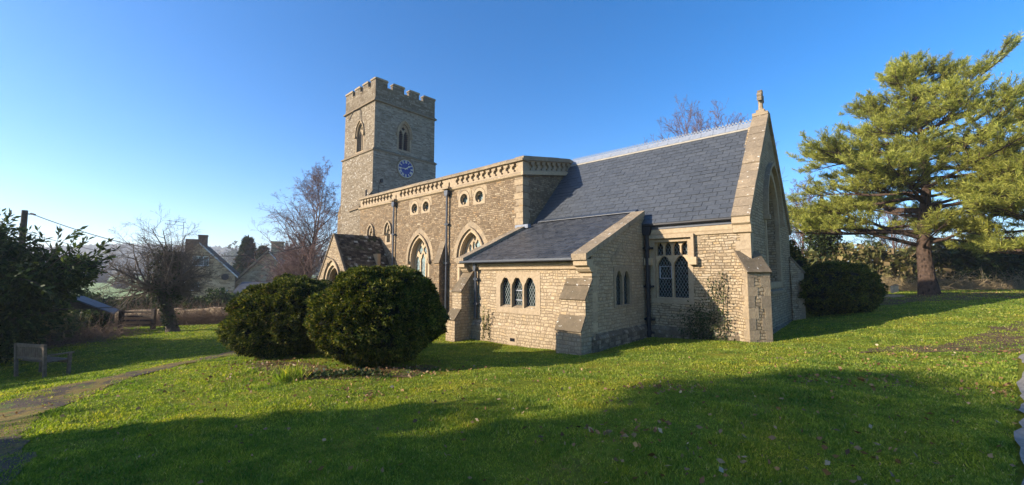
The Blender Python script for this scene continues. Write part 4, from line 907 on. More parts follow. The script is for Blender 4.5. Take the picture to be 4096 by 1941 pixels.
yew('holly_bush', 'tall dark evergreen bush behind the north east buttress', 13.4, 21.5, 1.6, 1.6, -2.0, 1.9, 12000, .10, 14, shape_l)

# large spreading pine
def pine(name, label, r0, f0, H, lean, env, n_limb, seed, zlo, per=9, tr=.46, tuft=.20, k_sub=1.0, side=None, group=None):
    g = np.random.default_rng(seed); b = gz(r0, f0); base = np.array(L(r0, f0, b)); o = empty(name, tuple(base), label, 'tree', group)
    t = np.linspace(0, 1, 14); rr = np.array(RT); ff = np.array(FW)
    trunk = base+np.outer(t*H, [0, 0, 1])+np.outer(lean*(np.sin(t*2.2)*.4+t*.5)-.45*np.clip(.28-t, 0, 1)*-1.2, rr)+np.outer(.15*np.sin(t*9), ff); trunk[0, 2] -= .3
    tb = Tubes(); tb.add(trunk, tr*(1-.90*t**.9)*(1+.35*np.exp(-t*30)), 14); tb.build('trunk', MT['pine_bark'], o)
    lb = Tubes(); TC = []; TD = []
    for i in range(n_limb):
        h = zlo+(1-zlo)*((i+g.random())/n_limb)**.92; az = g.random()*6.283 if side is None else side+g.normal()*.8
        x = h*13; j = min(int(x), 12); p = trunk[j]+(trunk[j+1]-trunk[j])*(x-j); e = env(h, (math.sin(az)-math.cos(az))*.7071, (math.sin(az)+math.cos(az))*.7071)*.76*(.72+.33*g.random())
        d = rr*math.sin(az)+ff*math.cos(az); dirv = d+np.array([0, 0, .12+.34*h**2+.1*g.normal()]); n = 9
        P = limb(g, p, dirv, e, n, .085, .012 if h > .45 else -.012+.03*g.random()); r1 = .035+.018*e*(1-.55*h); rad = r1*(1-np.linspace(0, 1, n+1)*.85); lb.add(P, rad, 6)
        m = int((e*3.9+3)*k_sub)
        for q in range(m):
            t_in = .50-.25*h; tt = t_in+(1-t_in)*((q+g.random())/m); x = tt*n; j = min(int(x), n-1); s0 = P[j]+(P[j+1]-P[j])*(x-j); ax = P[j+1]-P[j]; ax /= np.linalg.norm(ax); sd = np.cross(ax, [0, 0, 1.]); sd /= np.linalg.norm(sd)+1e-9
            sgn = 1 if q % 2 else -1; a = .55+.5*g.random(); dv = ax*math.cos(a)+sd*sgn*math.sin(a)+np.array([0, 0, .10+.22*g.random()]); l2 = (.45+.34*e*(1-tt*.6))*(.55+.6*g.random())
            if tt > .95: dv = ax; 
            Q = limb(g, s0, dv, l2, 5, .12, .05); lb.add(Q, np.linspace(max(.012, rad[j]*.45), .006, 6), 3)
            for w in range(int(l2*6)+3):
                u = .30+.70*g.random(); x2 = u*5; j2 = min(int(x2), 4); c = Q[j2]+(Q[j2+1]-Q[j2])*(x2-j2); a2 = Q[j2+1]-Q[j2]; a2 /= np.linalg.norm(a2); s2 = np.cross(a2, [0, 0, 1.])*(1 if g.random() < .5 else -1)
                dd = a2*.7+s2*(.3+.8*g.random())+np.array([0, 0, .35+.3*g.random()]); l3 = .16+.30*g.random(); e3 = c+dd/np.linalg.norm(dd)*l3; lb.add(np.array([c, e3]), [.006, .004], 3)
                for z in range(4): TC.append(c+(e3-c)*(.35+.7*z/3)); TD.append(dd)
    lb.build('limb', MT['pine_bark'], o); TC = np.array(TC); TD = np.array(TD); TD /= np.linalg.norm(TD, axis=1)[:, None]
    V, F = cards(g, TC, TD, tuft, w=.10, per=per, spread=.62, szv=.4); f_ = np_mesh('foliage', V, F, MT['pine'], o); return o, len(F)
def env_main(h, s, c):
    z = h*14.0; left = np.interp(z, [2, 3.5, 4.5, 6.2, 6.9, 7.8, 8.8, 9.8, 11, 12.2, 13.2, 14], [6.8, 9.4, 9.8, 10.0, 9.4, 7.2, 5.8, 4.7, 3.4, 2.6, 1.7, .7]); right = np.interp(z, [2, 4, 6, 8, 10, 11, 12.2, 13, 14], [5.5, 7.8, 8.8, 8.6, 7.0, 5.6, 3.6, 2.0, .6])
    return (left if s < 0 else right)*abs(s)+4.6*(1-abs(s))*(left/9.0*.8+.2)
_, nf = pine('pine_tree', 'tall spreading golden green pine with a thick trunk, standing alone at the lawn edge', 22.2, 22.0, 12.5, .45, env_main, 98, 21, .19, per=7, tuft=.19, tr=.38)
def env_side(h, s, c): return np.interp(h, [0, .2, .5, .8, 1], [3.0, 5.2, 5.0, 3.0, .6])
pine('pine_tree', 'pine reaching in from the right edge with low golden branches', 24.6, 18.0, 8.0, -.4, env_side, 34, 22, .12, per=7, tr=.30, tuft=.21)

# bare trees
def bare(name, label, r, f, H, rad, spec, seed, stems, mat, group=None, cat='tree', parts=('trunk', 'crown')):
    g = np.random.default_rng(seed); z = gz(r, f); p = np.array(L(r, f, z-.15)); o = empty(name, tuple(p), label, cat, group); tt = Tubes(); tb = Tubes(); tips = []
    for (dx, df, l, k) in stems:
        d = np.array(RT)*dx+np.array(FW)*df+np.array([0, 0, 1.]); n = 12; P = limb(g, p, d, l, n, spec[0].get('wob', .04), .03); R_ = rad*k*(1-np.linspace(0, 1, n+1)*.9); tt.add(P, R_, 8)
        c = spec[1]; m = c['m']
        for i in range(m):
            t = spec[0]['t0']+(1-spec[0]['t0'])*((i+g.random())/m); x = t*n; j = min(int(x), n-1); q = P[j]+(P[j+1]-P[j])*(x-j); az = g.random()*6.283; a = c['ang']*(1.25-.7*t)*(.8+.4*g.random())
            grow(g, tb, tips, q, np.array([math.cos(az)*math.sin(a), math.sin(az)*math.sin(a), math.cos(a)]), l*c['len']*(1.25-.95*t)*(.75+.5*g.random()), max(.012, R_[j]*.5), 1, spec)
    tt.build(parts[0], mat, o); tb.build(parts[1], MT['twig'] if mat is MT['birch'] else mat, o); return o, tips
SP = [dict(t0=.18, wob=.03), dict(m=34, len=.42, ang=.95, n=7, wob=.10, up=.05, k=4, t0=.15), dict(m=8, len=.42, ang=.7, n=5, wob=.14, up=.03, k=3, t0=.1), dict(m=6, len=.5, ang=.6, n=4, wob=.16, up=-.04, k=3, taper=.6), dict(m=5, len=.6, ang=.6, n=3, wob=.2, up=-.10, k=3, taper=.5)]
o, _ = bare('birch_tree', 'tall leafless birch with several stems beside the church tower', -18.0, 35.5, 11, .17, SP, 31, [(.02, .1, 12.0, 1.0), (.13, 0, 12.0, .95), (-.10, 0, 6.5, .6), (.07, -.1, 6.0, .5)], MT['birch'])
def ivy_on(parent, pts, n, spread, size, seed):
    g = np.random.default_rng(seed); P = np.array(pts); i = g.integers(0, len(P)-1, n); t = g.random((n, 1)); C = P[i]*(1-t)+P[i+1]*t; D = rvec(g)+g.normal(size=(n, 3)); D[:, 2] *= .4; D /= np.linalg.norm(D, axis=1)[:, None]; C = C+D*spread*(.4+.8*g.random((n, 1)))
    V, F = cards(g, C, D, size, w=.8, per=1, spread=.5, droop=.3); return np_mesh('ivy', V, F, MT['ivy'], parent)
b_ = np.array(L(-18.0, 35.5, gz(-18, 35.5))); ivy_on(o, [b_, b_+[0, 0, 2.5], b_+[0, 0, 5.2]], 2500, .28, .2, 5)
ST = [dict(t0=.5), dict(m=14, len=.5, ang=.9, n=6, wob=.14, up=.02, k=4), dict(m=9, len=.5, ang=.75, n=5, wob=.2, up=.02, k=3, t0=.1), dict(m=7, len=.5, ang=.8, n=4, wob=.25, up=-.01, k=3, taper=.6), dict(m=3, len=.5, ang=.7, n=3, wob=.25, k=3, taper=.5)]
MINR = .0045
g = np.random.default_rng(41); tr_, tf_ = -16.35, 20.0; tz = gz(tr_, tf_); o = empty('hawthorn_tree', tuple(L(tr_, tf_, tz)), 'leafless ivy-trunked hawthorn with a wide dome of thorny twigs in front of the cottage', 'tree'); tt = Tubes(); tb = Tubes(); tips = []
p = np.array(L(tr_, tf_, tz-.15)); P = limb(g, p, np.array(RT)*-.24+np.array([0, 0, 1.]), 2.15, 6, .03, 0); tt.add(P, [.34, .25, .23, .23, .25, .27, .22], 10); tt.build('trunk', MT['bark_dark'], o); top = P[-2]
H1 = [None, dict(n=8, wob=.10, up=.02, k=5, t0=.08, taper=.8), dict(m=12, len=.50, ang=1.0, n=5, wob=.18, up=.03, k=4, t0=.1), dict(m=8, len=.48, ang=.75, n=4, wob=.2, up=.02, k=3, t0=.1), dict(m=6, len=.55, ang=.7, n=3, wob=.2, k=3, taper=.6)]
for i in range(15):
    az = 6.283*(i+g.random())/15; a = (.08+.85*((i*7) % 15)/15); grow(g, tb, tips, top+rvec(g)*.12, np.array([math.cos(az)*math.sin(a), math.sin(az)*math.sin(a), math.cos(a)]), 3.1*(1.05-.20*a)*(.8+.3*g.random()), .065, 1, H1)
for (dx, dz, l) in ((-1.0, .12, 2.9), (-1, .35, 2.4), (1, .15, 2.3), (.9, .3, 2.6)): grow(g, tb, tips, P[-1], np.array(RT)*dx+np.array([0, 0, dz])+np.array(FW)*-.2, l, .09, 1, H1)
tb.build('crown', MT['bark'], o); ivy_on(o, [P[1], P[3], P[-1]], 900, .27, .09, 42); ivy_on(o, [P[-2], P[-1]+[0, 0, .6], P[-1]+[0, 0, 1.9]], 4200, .5, .10, 43)
MINR = .011
FB = [dict(t0=.25), dict(m=30, len=.42, ang=.8, n=6, wob=.1, up=.05, k=3), dict(m=7, len=.45, ang=.6, n=4, wob=.15, up=.03, k=3, t0=.1), dict(m=5, len=.5, ang=.6, n=3, wob=.18, k=3, taper=.5), dict(m=4, len=.6, ang=.5, n=2, wob=.2, k=3)]
for nm, lb_, r, f, H, sd in (('bare_tree', 'leafless purplish tree crown showing above the chancel roof ridge', 16.2, 36, 16.3, 51), ('bare_tree', 'smaller leafless tree top showing above the roof just left of the gable cross', 20.6, 38, 16.0, 52),
                             ('bare_tree', 'leafless tree between the east gable and the big pine', 24.2, 34, 8.6, 53), ('bare_tree', 'low leafless tree behind the trunk of the big pine', 30, 32, 6.8, 54), ('bare_tree', 'pale leafless tree right of the big pine trunk', 34, 30.5, 6.5, 55), ('bare_tree', 'leafless twiggy tree beside the far cottage gable', -20.5, 37, 5.8, 56)):
    sp = [dict(FB[0])]+FB[1:]; o, _ = bare(nm, lb_, r, f, H, .02+.013*H, sp, sd, [(0, 0, H, 1.0), (.15, 0, H*.8, .6)], MT['twig'], 'leafless trees behind the church')
o = empty('ivy_clad_tree', tuple(L(24.3, 32, gz(24.3, 32))), 'dark ivy-smothered trunk rising between the east gable and the pine', 'tree'); b_ = np.array(L(24.3, 32, gz(24.3, 32)))
tb = Tubes(); tb.add(np.array([b_, b_+[0, 0, 3.5], b_+[.2, 0, 7.6]]), [.3, .25, .12], 8); tb.build('trunk', MT['bark_dark'], o); ivy_on(o, [b_, b_+[0, 0, 4], b_+[.1, 0, 6.6]], 7000, 1.0, .2, 58)

# foliage masses: blobs of leaves in world space
def blobs(o, name, bl, n, size, mat, seed, w=.4, spread=.7, per=1, droop=.2, hollow=.55, out=.6):
    g = np.random.default_rng(seed); vol = np.array([b[3]*b[4]*b[5] for b in bl])**(2/3); cnt = (n*vol/vol.sum()).astype(int); C = []; D = []
    for b, c in zip(bl, cnt):
        d = g.normal(size=(c, 3)); d /= np.linalg.norm(d, axis=1)[:, None]; k = hollow+(1-hollow)*g.random(c)**.5
        lump = 1+.16*np.sin(3*d[:, 0]+b[0]*3)*np.sin(4*d[:, 2]+b[1])+.12*np.sin(9*d[:, 0]+5*d[:, 2])+.10*np.sin(12*d[:, 1]+b[2]*7)
        q = d*(k*lump)[:, None]*np.array(b[3:6]); C.append(to_world(b[0]+q[:, 0], b[1]+q[:, 1], b[2]+q[:, 2])); D.append(to_world(d[:, 0], d[:, 1], d[:, 2])*out)
    V, F = cards(g, np.vstack(C), np.vstack(D), size, w=w, per=per, spread=spread, droop=droop); return np_mesh(name, V, F, mat, o)
# evergreen tree at the left edge
lr, lf = -19.2, 12.6; o = empty('evergreen_tree', tuple(L(lr, lf, gz(lr, lf))), 'big dark evergreen with glossy leaves filling the left edge above the bench', 'tree')
bl = [(-18.3, 12.8, -.1, 2.6, 2.2, 2.2), (-16.6, 12.8, -1.2, 1.9, 1.8, 1.45), (-20.5, 12.8, -.3, 2.6, 2.4, 2.6), (-17.0, 12.6, .4, 1.4, 1.5, 1.1), (-15.2, 13.0, -.2, 1.3, 1.3, .8), (-14.4, 13.0, .15, .9, .9, .45), (-17.0, 12.6, -2.2, 1.9, 1.2, .9)]
blobs(o, 'foliage', bl, 52000, .17, MT['laurel'], 61, w=.36, spread=.55, droop=.1)
blobs(o, 'inner_foliage', [(b[0]-.1, b[1], b[2]-.15, b[3]*.72, b[4]*.72, b[5]*.72) for b in bl[:5]], 16000, .26, MT['laurel'], 62, w=.6, hollow=.2)
g = np.random.default_rng(63); tb = Tubes()
for i in range(46):
    p = np.array(L(lr+g.normal()*.5, lf+g.normal()*.4, gz(lr, lf)-.1)); q = bl[i % 6]; e = np.array(L(q[0]+g.normal()*q[3]*.55+.3, q[1]+g.normal()*q[4]*.4, q[2]+abs(g.normal())*q[5]*.6)); m = (p+e)/2+np.array([0, 0, .5]); tb.add(np.array([p, (p+m)/2, m, (m+e)/2+[0, 0, .15], e]), [.07, .055, .04, .025, .01], 4)
tb.build('trunk', MT['bark_dark'], o)
# sprays of leaves at the tips that reach over the lawn
C = []; D = []; tb = Tubes()
for i in range(58):
    q = bl[[0, 1, 3, 4, 5, 0, 4][i % 7]]; a = g.uniform(-.3, 2.2); p = np.array(L(q[0]+math.cos(a)*q[3]*.6, q[1]+g.normal()*.5, q[2]+math.sin(a)*q[5]*.6)); dv = np.array(RT)*math.cos(a)+np.array([0, 0, .25+math.sin(a)*.6])+g.normal(size=3)*.25
    P = limb(g, p, dv, g.uniform(.9, 1.5), 6, .12, .03); tb.add(P, np.linspace(.016, .005, 7), 3)
    for j in range(22): t = .25+.75*g.random(); x = t*6; k = min(int(x), 5); C.append(P[k]+(P[k+1]-P[k])*(x-k)); D.append((P[k+1]-P[k])*3+g.normal(size=3)*.35)
tb.build('twig', MT['bark_dark'], o); V, F = cards(g, np.array(C), np.array(D), .20, w=.34, spread=.25); np_mesh('leaf_spray', V, F, MT['laurel'], o)

# hedges, scrub and undergrowth
def hedge(name, label, cat, pts, h, wd, n, size, mat, seed, core=True, kind=None, w=.5):
    g = np.random.default_rng(seed); bl = []
    for (a, b), (c, d) in zip(pts, pts[1:]):
        m = max(1, int(math.hypot(c-a, d-b)/(wd*.9)))
        for i in range(m):
            t = (i+.5)/m; r, f = a+(c-a)*t, b+(d-b)*t; hh = h*(.8+.4*g.random()); bl.append((r, f, gz(r, f)+hh*.45, wd*(.7+.3*g.random()), wd*.7, hh*.58))
    o = empty(name, tuple(L(*pts[0], gz(*pts[0]))), label, cat); blobs(o, 'foliage', bl, n, size, mat, seed, w=w, hollow=.75)
    if core: blobs(o, 'inner_foliage', [(b[0], b[1], b[2]-.05, b[3]*.8, b[4]*.8, b[5]*.86) for b in bl], n//4, size*2.6, mat, seed+1, w=.9, hollow=.5)
    return o
hedge('hedge', 'dark green overgrown hedge behind the shed, in front of the fields', 'hedge', [(-33, 30), (-27, 32), (-20.5, 34)], 1.75, 1.3, 15000, .16, MT['laurel'], 71)
hedge('shrubbery', 'row of ivy-green shrubs along the boundary behind the big pine', 'shrub', [(20.5, 32.5), (26, 31), (32, 30), (38, 27.5), (42, 25)], 3.2, 1.7, 26000, .22, MT['scrub'], 72)
hedge('shrubbery', 'darker evergreen shrubs behind the low branches at the right edge', 'shrub', [(30.5, 28), (34, 26), (38, 23.5)], 3.3, 1.5, 14000, .2, MT['laurel'], 73)
def brush(name, label, cat, pts, h, wd, n, mat, seed, kind='stuff', rad=.007):
    g = np.random.default_rng(seed); tb = Tubes()
    for i in range(n):
        s = g.random()*(len(pts)-1); k = min(int(s), len(pts)-2); t = s-k; r = pts[k][0]*(1-t)+pts[k+1][0]*t+g.normal()*wd; f = pts[k][1]*(1-t)+pts[k+1][1]*t+g.normal()*wd*.6
        a = g.random()*6.283; P = limb(g, np.array(L(r, f, gz(r, f)-.03)), np.array([math.cos(a)*.8, math.sin(a)*.8, 1.1]), h*(.5+.8*g.random()), 5, .22, -.22); tb.add(P, np.linspace(rad, rad*.5, 6), 3)
    o = tb.build(name, mat); return tag(o, label, cat, kind=kind)
brush('brambles', 'tangle of brown bare bramble stems along the churchyard wall', 'undergrowth', [(-23.5, 24.3), (-20, 24.8), (-17, 25.4), (-12, 25.8)], 1.5, .5, 5200, MT['bramble'], 81)
brush('undergrowth', 'low brown scrub stems under the dark evergreen on the left', 'undergrowth', [(-18.5, 14.5), (-17.5, 17), (-19.5, 20)], 1.2, .6, 1100, MT['bramble'], 82)
brush('undergrowth', 'straw-coloured dead stems and scrub behind the big pine', 'undergrowth', [(18.5, 26), (24, 27.5), (31, 26), (37, 23)], 1.6, 1.0, 2800, plain('straw_stem', (.34, .26, .14), .9, .3), 83, rad=.012)
hedge('bramble_bank', 'dark bank of leafy brambles below the evergreen tree beside the bench', 'undergrowth', [(-19.5, 12.0), (-18.0, 14.2), (-18.6, 17)], 1.5, 1.2, 9000, .12, MT['scrub'], 85)

hedge('bramble_bank', 'dark leafy brambles growing against the front of the small shed', 'undergrowth', [(-21.6, 18.6), (-18.9, 18.9)], 1.15, .8, 5000, .09, MT['laurel'], 86)
hedge('hedge', 'unseen evergreen hedge added left of the garden bench to keep it in shade', 'hedge', [(-19.8, 6.3), (-19.2, 10.2)], 3.4, 1.2, 12000, .18, MT['laurel'], 87)  # out of view, added to throw shade on the bench
# climbers on the walls
def climber(name, label, fr, path, n, size, mat, seed, stems=True):
    g = np.random.default_rng(seed); o_, u, nn = [np.array(x) for x in fr]; C = []; tb = Tubes(); e = None
    for (s0, z0, s1, z1, wd, k) in path:
        P = np.array([o_+u*(s0+(s1-s0)*t+g.normal()*.03)+np.array([0, 0, z0+(z1-z0)*t])+nn*.02 for t in np.linspace(0, 1, 7)]); tb.add(P, np.linspace(.014, .005, 7), 4)
        for i in range(int(n*k)):
            t = g.random(); C.append(o_+u*(s0+(s1-s0)*t+g.normal()*wd)+np.array([0, 0, z0+(z1-z0)*t+g.normal()*.06])+nn*(.02+abs(g.normal())*.03))
    e = empty(name, tuple(C[0]), label, 'climbing plant'); tb.build('stem', MT['bark_dark'], e); C = np.array(C); D = np.tile(nn*.25+np.array([0, 0, -.8]), (len(C), 1)); V, F = cards(g, C, D, size, w=.8, spread=.4); np_mesh('leaf', V, F, mat, e); return e
climber('ivy', 'dark ivy patch climbing the chancel wall beside the diagonal buttress', fS(CY-.1), [(-4.4, -2.1, -4.5, -.9, .22, .22), (-4.1, -2.1, -4.0, -.2, .14, .2), (-3.75, -2.1, -3.75, .1, .07, .1), (-4.8, -2.1, -4.8, -1.3, .2, .15), (-4.3, -2.1, -4.3, -1.2, .35, .33)], 1700, .055, MT['ivy'], 91)
climber('ivy', 'thin straggling climber on the sunlit vestry wall under its window', fS(VY-.1), [(-10.75, -2.35, -10.7, -1.2, .03, .3), (-10.45, -2.35, -10.5, -1.3, .04, .4), (-10.6, -2.0, -10.8, -1.5, .03, .3)], 260, .05, MT['scrub'], 92)
# red-stemmed shrub in front of the porch
g = np.random.default_rng(95); tb = Tubes(); c0 = np.array((-16.2, 9.6, gw(-16.2, 9.6)))
for i in range(90):
    a = g.random()*6.283; P = limb(g, c0+np.array([g.normal()*.35, g.normal()*.35, 0]), np.array([math.cos(a)*.25, math.sin(a)*.25, 1.]), 1.3+1.5*g.random(), 6, .07, .02); tb.add(P, np.linspace(.012, .004, 7), 3)
tag(tb.build('red_stemmed_shrub', plain('red_twig', (.30, .085, .06), .7, .3)), 'shrub of upright leafless red twigs showing above the big yew before the porch', 'shrub')

# ------------------------------------------------------------------ cottages, shed, wall, pole and the rest of the background
class LB(MB):                     # geometry given as metres right of / ahead of the camera, turned into world axes when built
    def build(s, name, mat, parent=None, **k):
        c_, s_ = math.cos(LB.a), math.sin(LB.a); pr, pf = LB.piv
        s.v = [tuple(L(pr+(p[0]-pr)*c_-(p[1]-pf)*s_, pf+(p[0]-pr)*s_+(p[1]-pf)*c_, p[2])) for p in s.v]; return MB.build(s, name, mat, parent, **k)
def gableL(name, label, f, r0, r1, zb, ze, rp, zp, depth, wins, mat, roofmat, group=None):
    o = empty(name, tuple(L(rp, f, zb)), label, 'house', group); fr = fS(f)
    m = LB(); m.plate(fr, [[(r0, zb), (r1, zb), (r1, ze), (rp, zp), (r0, ze)]]+[rect(*w) for w in wins], -.4, 0); m.box(r1-.4, r1-.01, f+.4, f+depth, zb, ze); m.box(r0+.01, r0+.4, f+.4, f+depth, zb, ze)
    m.plate(fS(f+depth), [[(r0, zb), (r1, zb), (r1, ze), (rp, zp), (r0, ze)]], -.3, 0); w_ = m.build('wall', mat, o)
    for s, re in ((1, r1), (-1, r0)):
        m = LB(); up = Vector((rp-re, 0, zp-ze)); ln = up.length; up.normalize(); rg = random.Random(7+s)
        st = Vector((re, f-.12 if s > 0 else f+depth+.1, ze))-up*.35+Vector((0, 0, .06)); m.obox(Vector((re, f-.1, ze))-up*.3-Vector((0, 0, .03)), up*(ln+.3), (0, depth+.2, 0), (0, 0, .05))
        tiles(m, rg, st, (0, s, 0), up, depth+.2, ln+.35, .28, .4, .035, .02); m.build('roof', roofmat, o)
        m = LB(); m.obox(Vector((re, f-.17, ze))-up*.4-Vector((0, 0, .1)), up*(ln+.36), (0, .06, 0), (0, 0, .17)); m.build('bargeboard', MT['white'] if s > 0 else MT['wood'], o)
    for (a, b, c, d) in wins:
        m = LB(); m.plate(fr, [rect(a, b, c, d), rect(a+.07, a+(b-a)/3-.03, c+.07, d-.07), rect(a+(b-a)/3+.03, b-(b-a)/3-.03, c+.07, d-.07), rect(b-(b-a)/3+.03, b-.07, c+.07, d-.07)], -.13, -.07); z = (c+d)/2; m.box(a+.05, b-.05, f+.08, f+.12, z-.025, z+.025); w = m.build('window', MT['white'], o)
        m = LB(); m.plate(fr, [rect(a, b, c, d)], -.19, -.17); m.build('glass', MT['glass_pale'], w)
        m = LB(); m.box(a-.1, b+.1, f-.06, f+.05, c-.1, c); m.build('sill', MT['ashlar_b'], w)
    return o
MT['cottage'] = masonry('cottage_rubble', [(0, (.30, .21, .12)), (.5, (.52, .385, .225)), (1, (.66, .51, .32))], (.50, .38, .25), .16, .38, lich_amt=.15, dark_amt=.45)
MT['cot_roof'] = slate('mossy_stone_slate', (.05, .05, .045), (.13, .115, .085), .8)
MT['brick'] = masonry('old_brick', [(0, (.10, .05, .035)), (.6, (.17, .085, .055)), (1, (.22, .13, .09))], (.2, .17, .13), .075, .22)
LB.a = R(31); LB.piv = (-32.27, 42)
c1 = gableL('cottage', 'stone cottage gable with white casement windows and a stepped brick chimney behind the hawthorn', 42, -35.5, -29.05, -4.4, -.1, -32.27, 3.2, 9.5, [(-32.75, -31.35, .78, 1.82), (-33.3, -32.05, -1.72, -.82)], MT['cottage'], MT['cot_roof'])
m = LB(); m.box(-33.55, -32.5, 43.2, 44.1, 2.0, 3.62); m.box(-32.5, -31.75, 43.25, 44.05, 2.0, 4.0); m.box(-32.55, -31.7, 43.2, 44.1, 4.0, 4.1); m.build('chimney', MT['brick'], c1)
m = LB(); m.tube([(-33.75, 43, 2.4), (-33.75, 43, 5.35)], .03, 5); m.tube([(-35.1, 43, 5.42), (-33.6, 43, 5.30)], .025, 4); m.tube([(-35.3, 43.2, 5.08), (-33.7, 43, 4.95)], .025, 4)
for i in range(6): m.tube([(-35+i*.22, 42.7, 5.40-i*.015), (-35+i*.22, 43.3, 5.40-i*.015)], .012, 3)
m.build('aerial', MT['lead'], c1)
m = LB(); m.tube([(-29.6, 41.9, -1.7), (-30.9, 41.9, -4.0)], .06, 6); m.build('waste_pipe', MT['lead'], c1)
m = LB(); m.tube([(-29.9, 41.95, -.35), (-29.9, 41.8, -.35)], .33, 16); m.build('satellite_dish', MT['louvre'], c1)
LB.a = R(24); LB.piv = (-27.4, 46)
c2 = gableL('cottage', 'second cottage gable half hidden by bare twigs with a square stone chimney', 46, -30.5, -24.3, -4.4, -.95, -27.4, 2.45, 9, [], MT['cottage'], MT['cot_roof'])
m = LB(); m.box(-27.3, -26.1, 46.8, 47.7, 1.8, 3.6); m.box(-27.38, -26.02, 46.7, 47.8, 3.6, 3.72); m.build('chimney', MT['cottage'], c2)
m = LB(); up = Vector((3.1, 0, 3.4)); m.obox(Vector((-30.7, 45.6, -1.1)), up*1.05, (0, .5, 0), (0, 0, .22)); m.build('verge_coping', MT['coping'], c2)
LB.a = 0.0
o = empty('outbuilding', tuple(L(-26, 41, -4)), 'low outbuilding with a plain dark blue slate roof between the two cottages', 'outbuilding')
m = LB(); m.box(-28.15, -22.6, 41.0, 44.5, -4.4, -2.5); m.build('wall', MT['cottage'], o)
m = LB(); m.prism([(-28.25, 40.6, -2.62), (-28.25, 43.0, -.86), (-28.25, 44.8, -2.3), (-28.25, 44.8, -2.4), (-28.25, 40.7, -2.7)], (5.8, 0, 0)); rr_ = m.build('roof', MT['under'], o); up = Vector((0, 2.4, 1.76)).normalized(); m = LB(); tiles(m, random.Random(2), (-28.25, 40.55, -2.62), (1, 0, 0), up, 5.8, 3.0, .22, .36, .012, .006); m.build('slates', MT['slate_dark'], rr_)
LB.a = R(40); LB.piv = (-20.75, 19.4)
o = empty('garden_shed', tuple(L(-20.3, 19.6, -2.8)), 'small shed with a grey sheet roof half hidden below the left evergreen', 'shed')
m = LB(); m.plate(fS(19.5), [[(-21.5, -3.2), (-19.42, -3.2), (-19.42, -1.95), (-20.75, -1.22), (-21.5, -1.72)]], -2.4, 0); m.build('wall', MT['bark_dark'], o)
m = LB(); m.prism([(-20.75, 19.3, -1.19), (-19.28, 19.3, -2.0), (-19.28, 19.3, -1.95), (-20.75, 19.3, -1.12), (-21.7, 19.3, -1.75), (-21.7, 19.3, -1.80)], (0, 2.9, 0)); m.build('roof', plain('grey_sheet_roof', (.075, .09, .11), .7, .25, 3), o)
LB.a = 0.0
m = LB(); rg = random.Random(3)
for i in range(24):
    a = i/24; r = -26.6+9.2*a; f = 26.9+.6*a; z = gz(r, f); h = .85+.05*rg.random(); m.box(r, r+.386, f+rg.uniform(-.03, .03), f+.4, z-.3, z+h*rg.uniform(.82, 1.0))
tag(m.build('stone_wall', MT['cottage']), 'low dry stone wall behind the brambles in front of the cottage', 'wall')
for i, r in enumerate((-20.3, -19.6, -18.3, -17.7)):
    pass
o = empty('wooden_gate', tuple(L(-20, 21.8, -3)), 'old dark timber gate and posts beside the shed', 'gate')
for r in (-20.6, -18.9): m = LB(); z = gz(r, 21.8); m.box(r-.08, r+.08, 21.7, 21.86, z-.2, z+1.05); m.build('post', MT['bark_dark'], o)
m = LB(); z = gz(-19.7, 21.8)
for k in range(4): m.box(-20.5, -19.0, 21.75, 21.79, z+.2+k*.22, z+.29+k*.22)
m.build('rail_panel', MT['bark_dark'], o)
# telegraph pole and wires
o = empty('telegraph_pole', tuple(L(-24.06, 20, gz(-24, 20))), 'dark wooden telegraph pole standing in the left evergreen with a wire leading right', 'pole')
m = LB(); m.tube([(-24.06, 20, gz(-24, 20)-.3), (-24.06, 20, 3.12)], [.15, .11], 10); m.build('post', MT['bark_dark'], o)
m = LB(); m.tube([(-24.0, 20, 2.95), (-23.7, 20, 2.92)], .03, 5); m.tube([(-23.75, 20, 2.96), (-23.55, 20, 2.9)], .05, 6); m.build('insulator', MT['iron'], o)
def wire(name, label, a, b, sag, r=.012):
    m = LB(); a, b = Vector(a), Vector(b); m.tube([a.lerp(b, t)-Vector((0, 0, sag*4*t*(1-t))) for t in [i/40 for i in range(41)]], r, 4); return tag(m.build(name, MT['iron']), label, 'wire')
wire('overhead_wire', 'black overhead wire sagging from the telegraph pole across to the church', (-23.6, 20, 2.9), (-14.3, 32.2, 2.85), 1.75, .018)
wire('overhead_wire', 'thin lower wire crossing behind the hawthorn twigs', (-24.0, 20.1, 2.0), (-26, 42, .2), .6, .012)
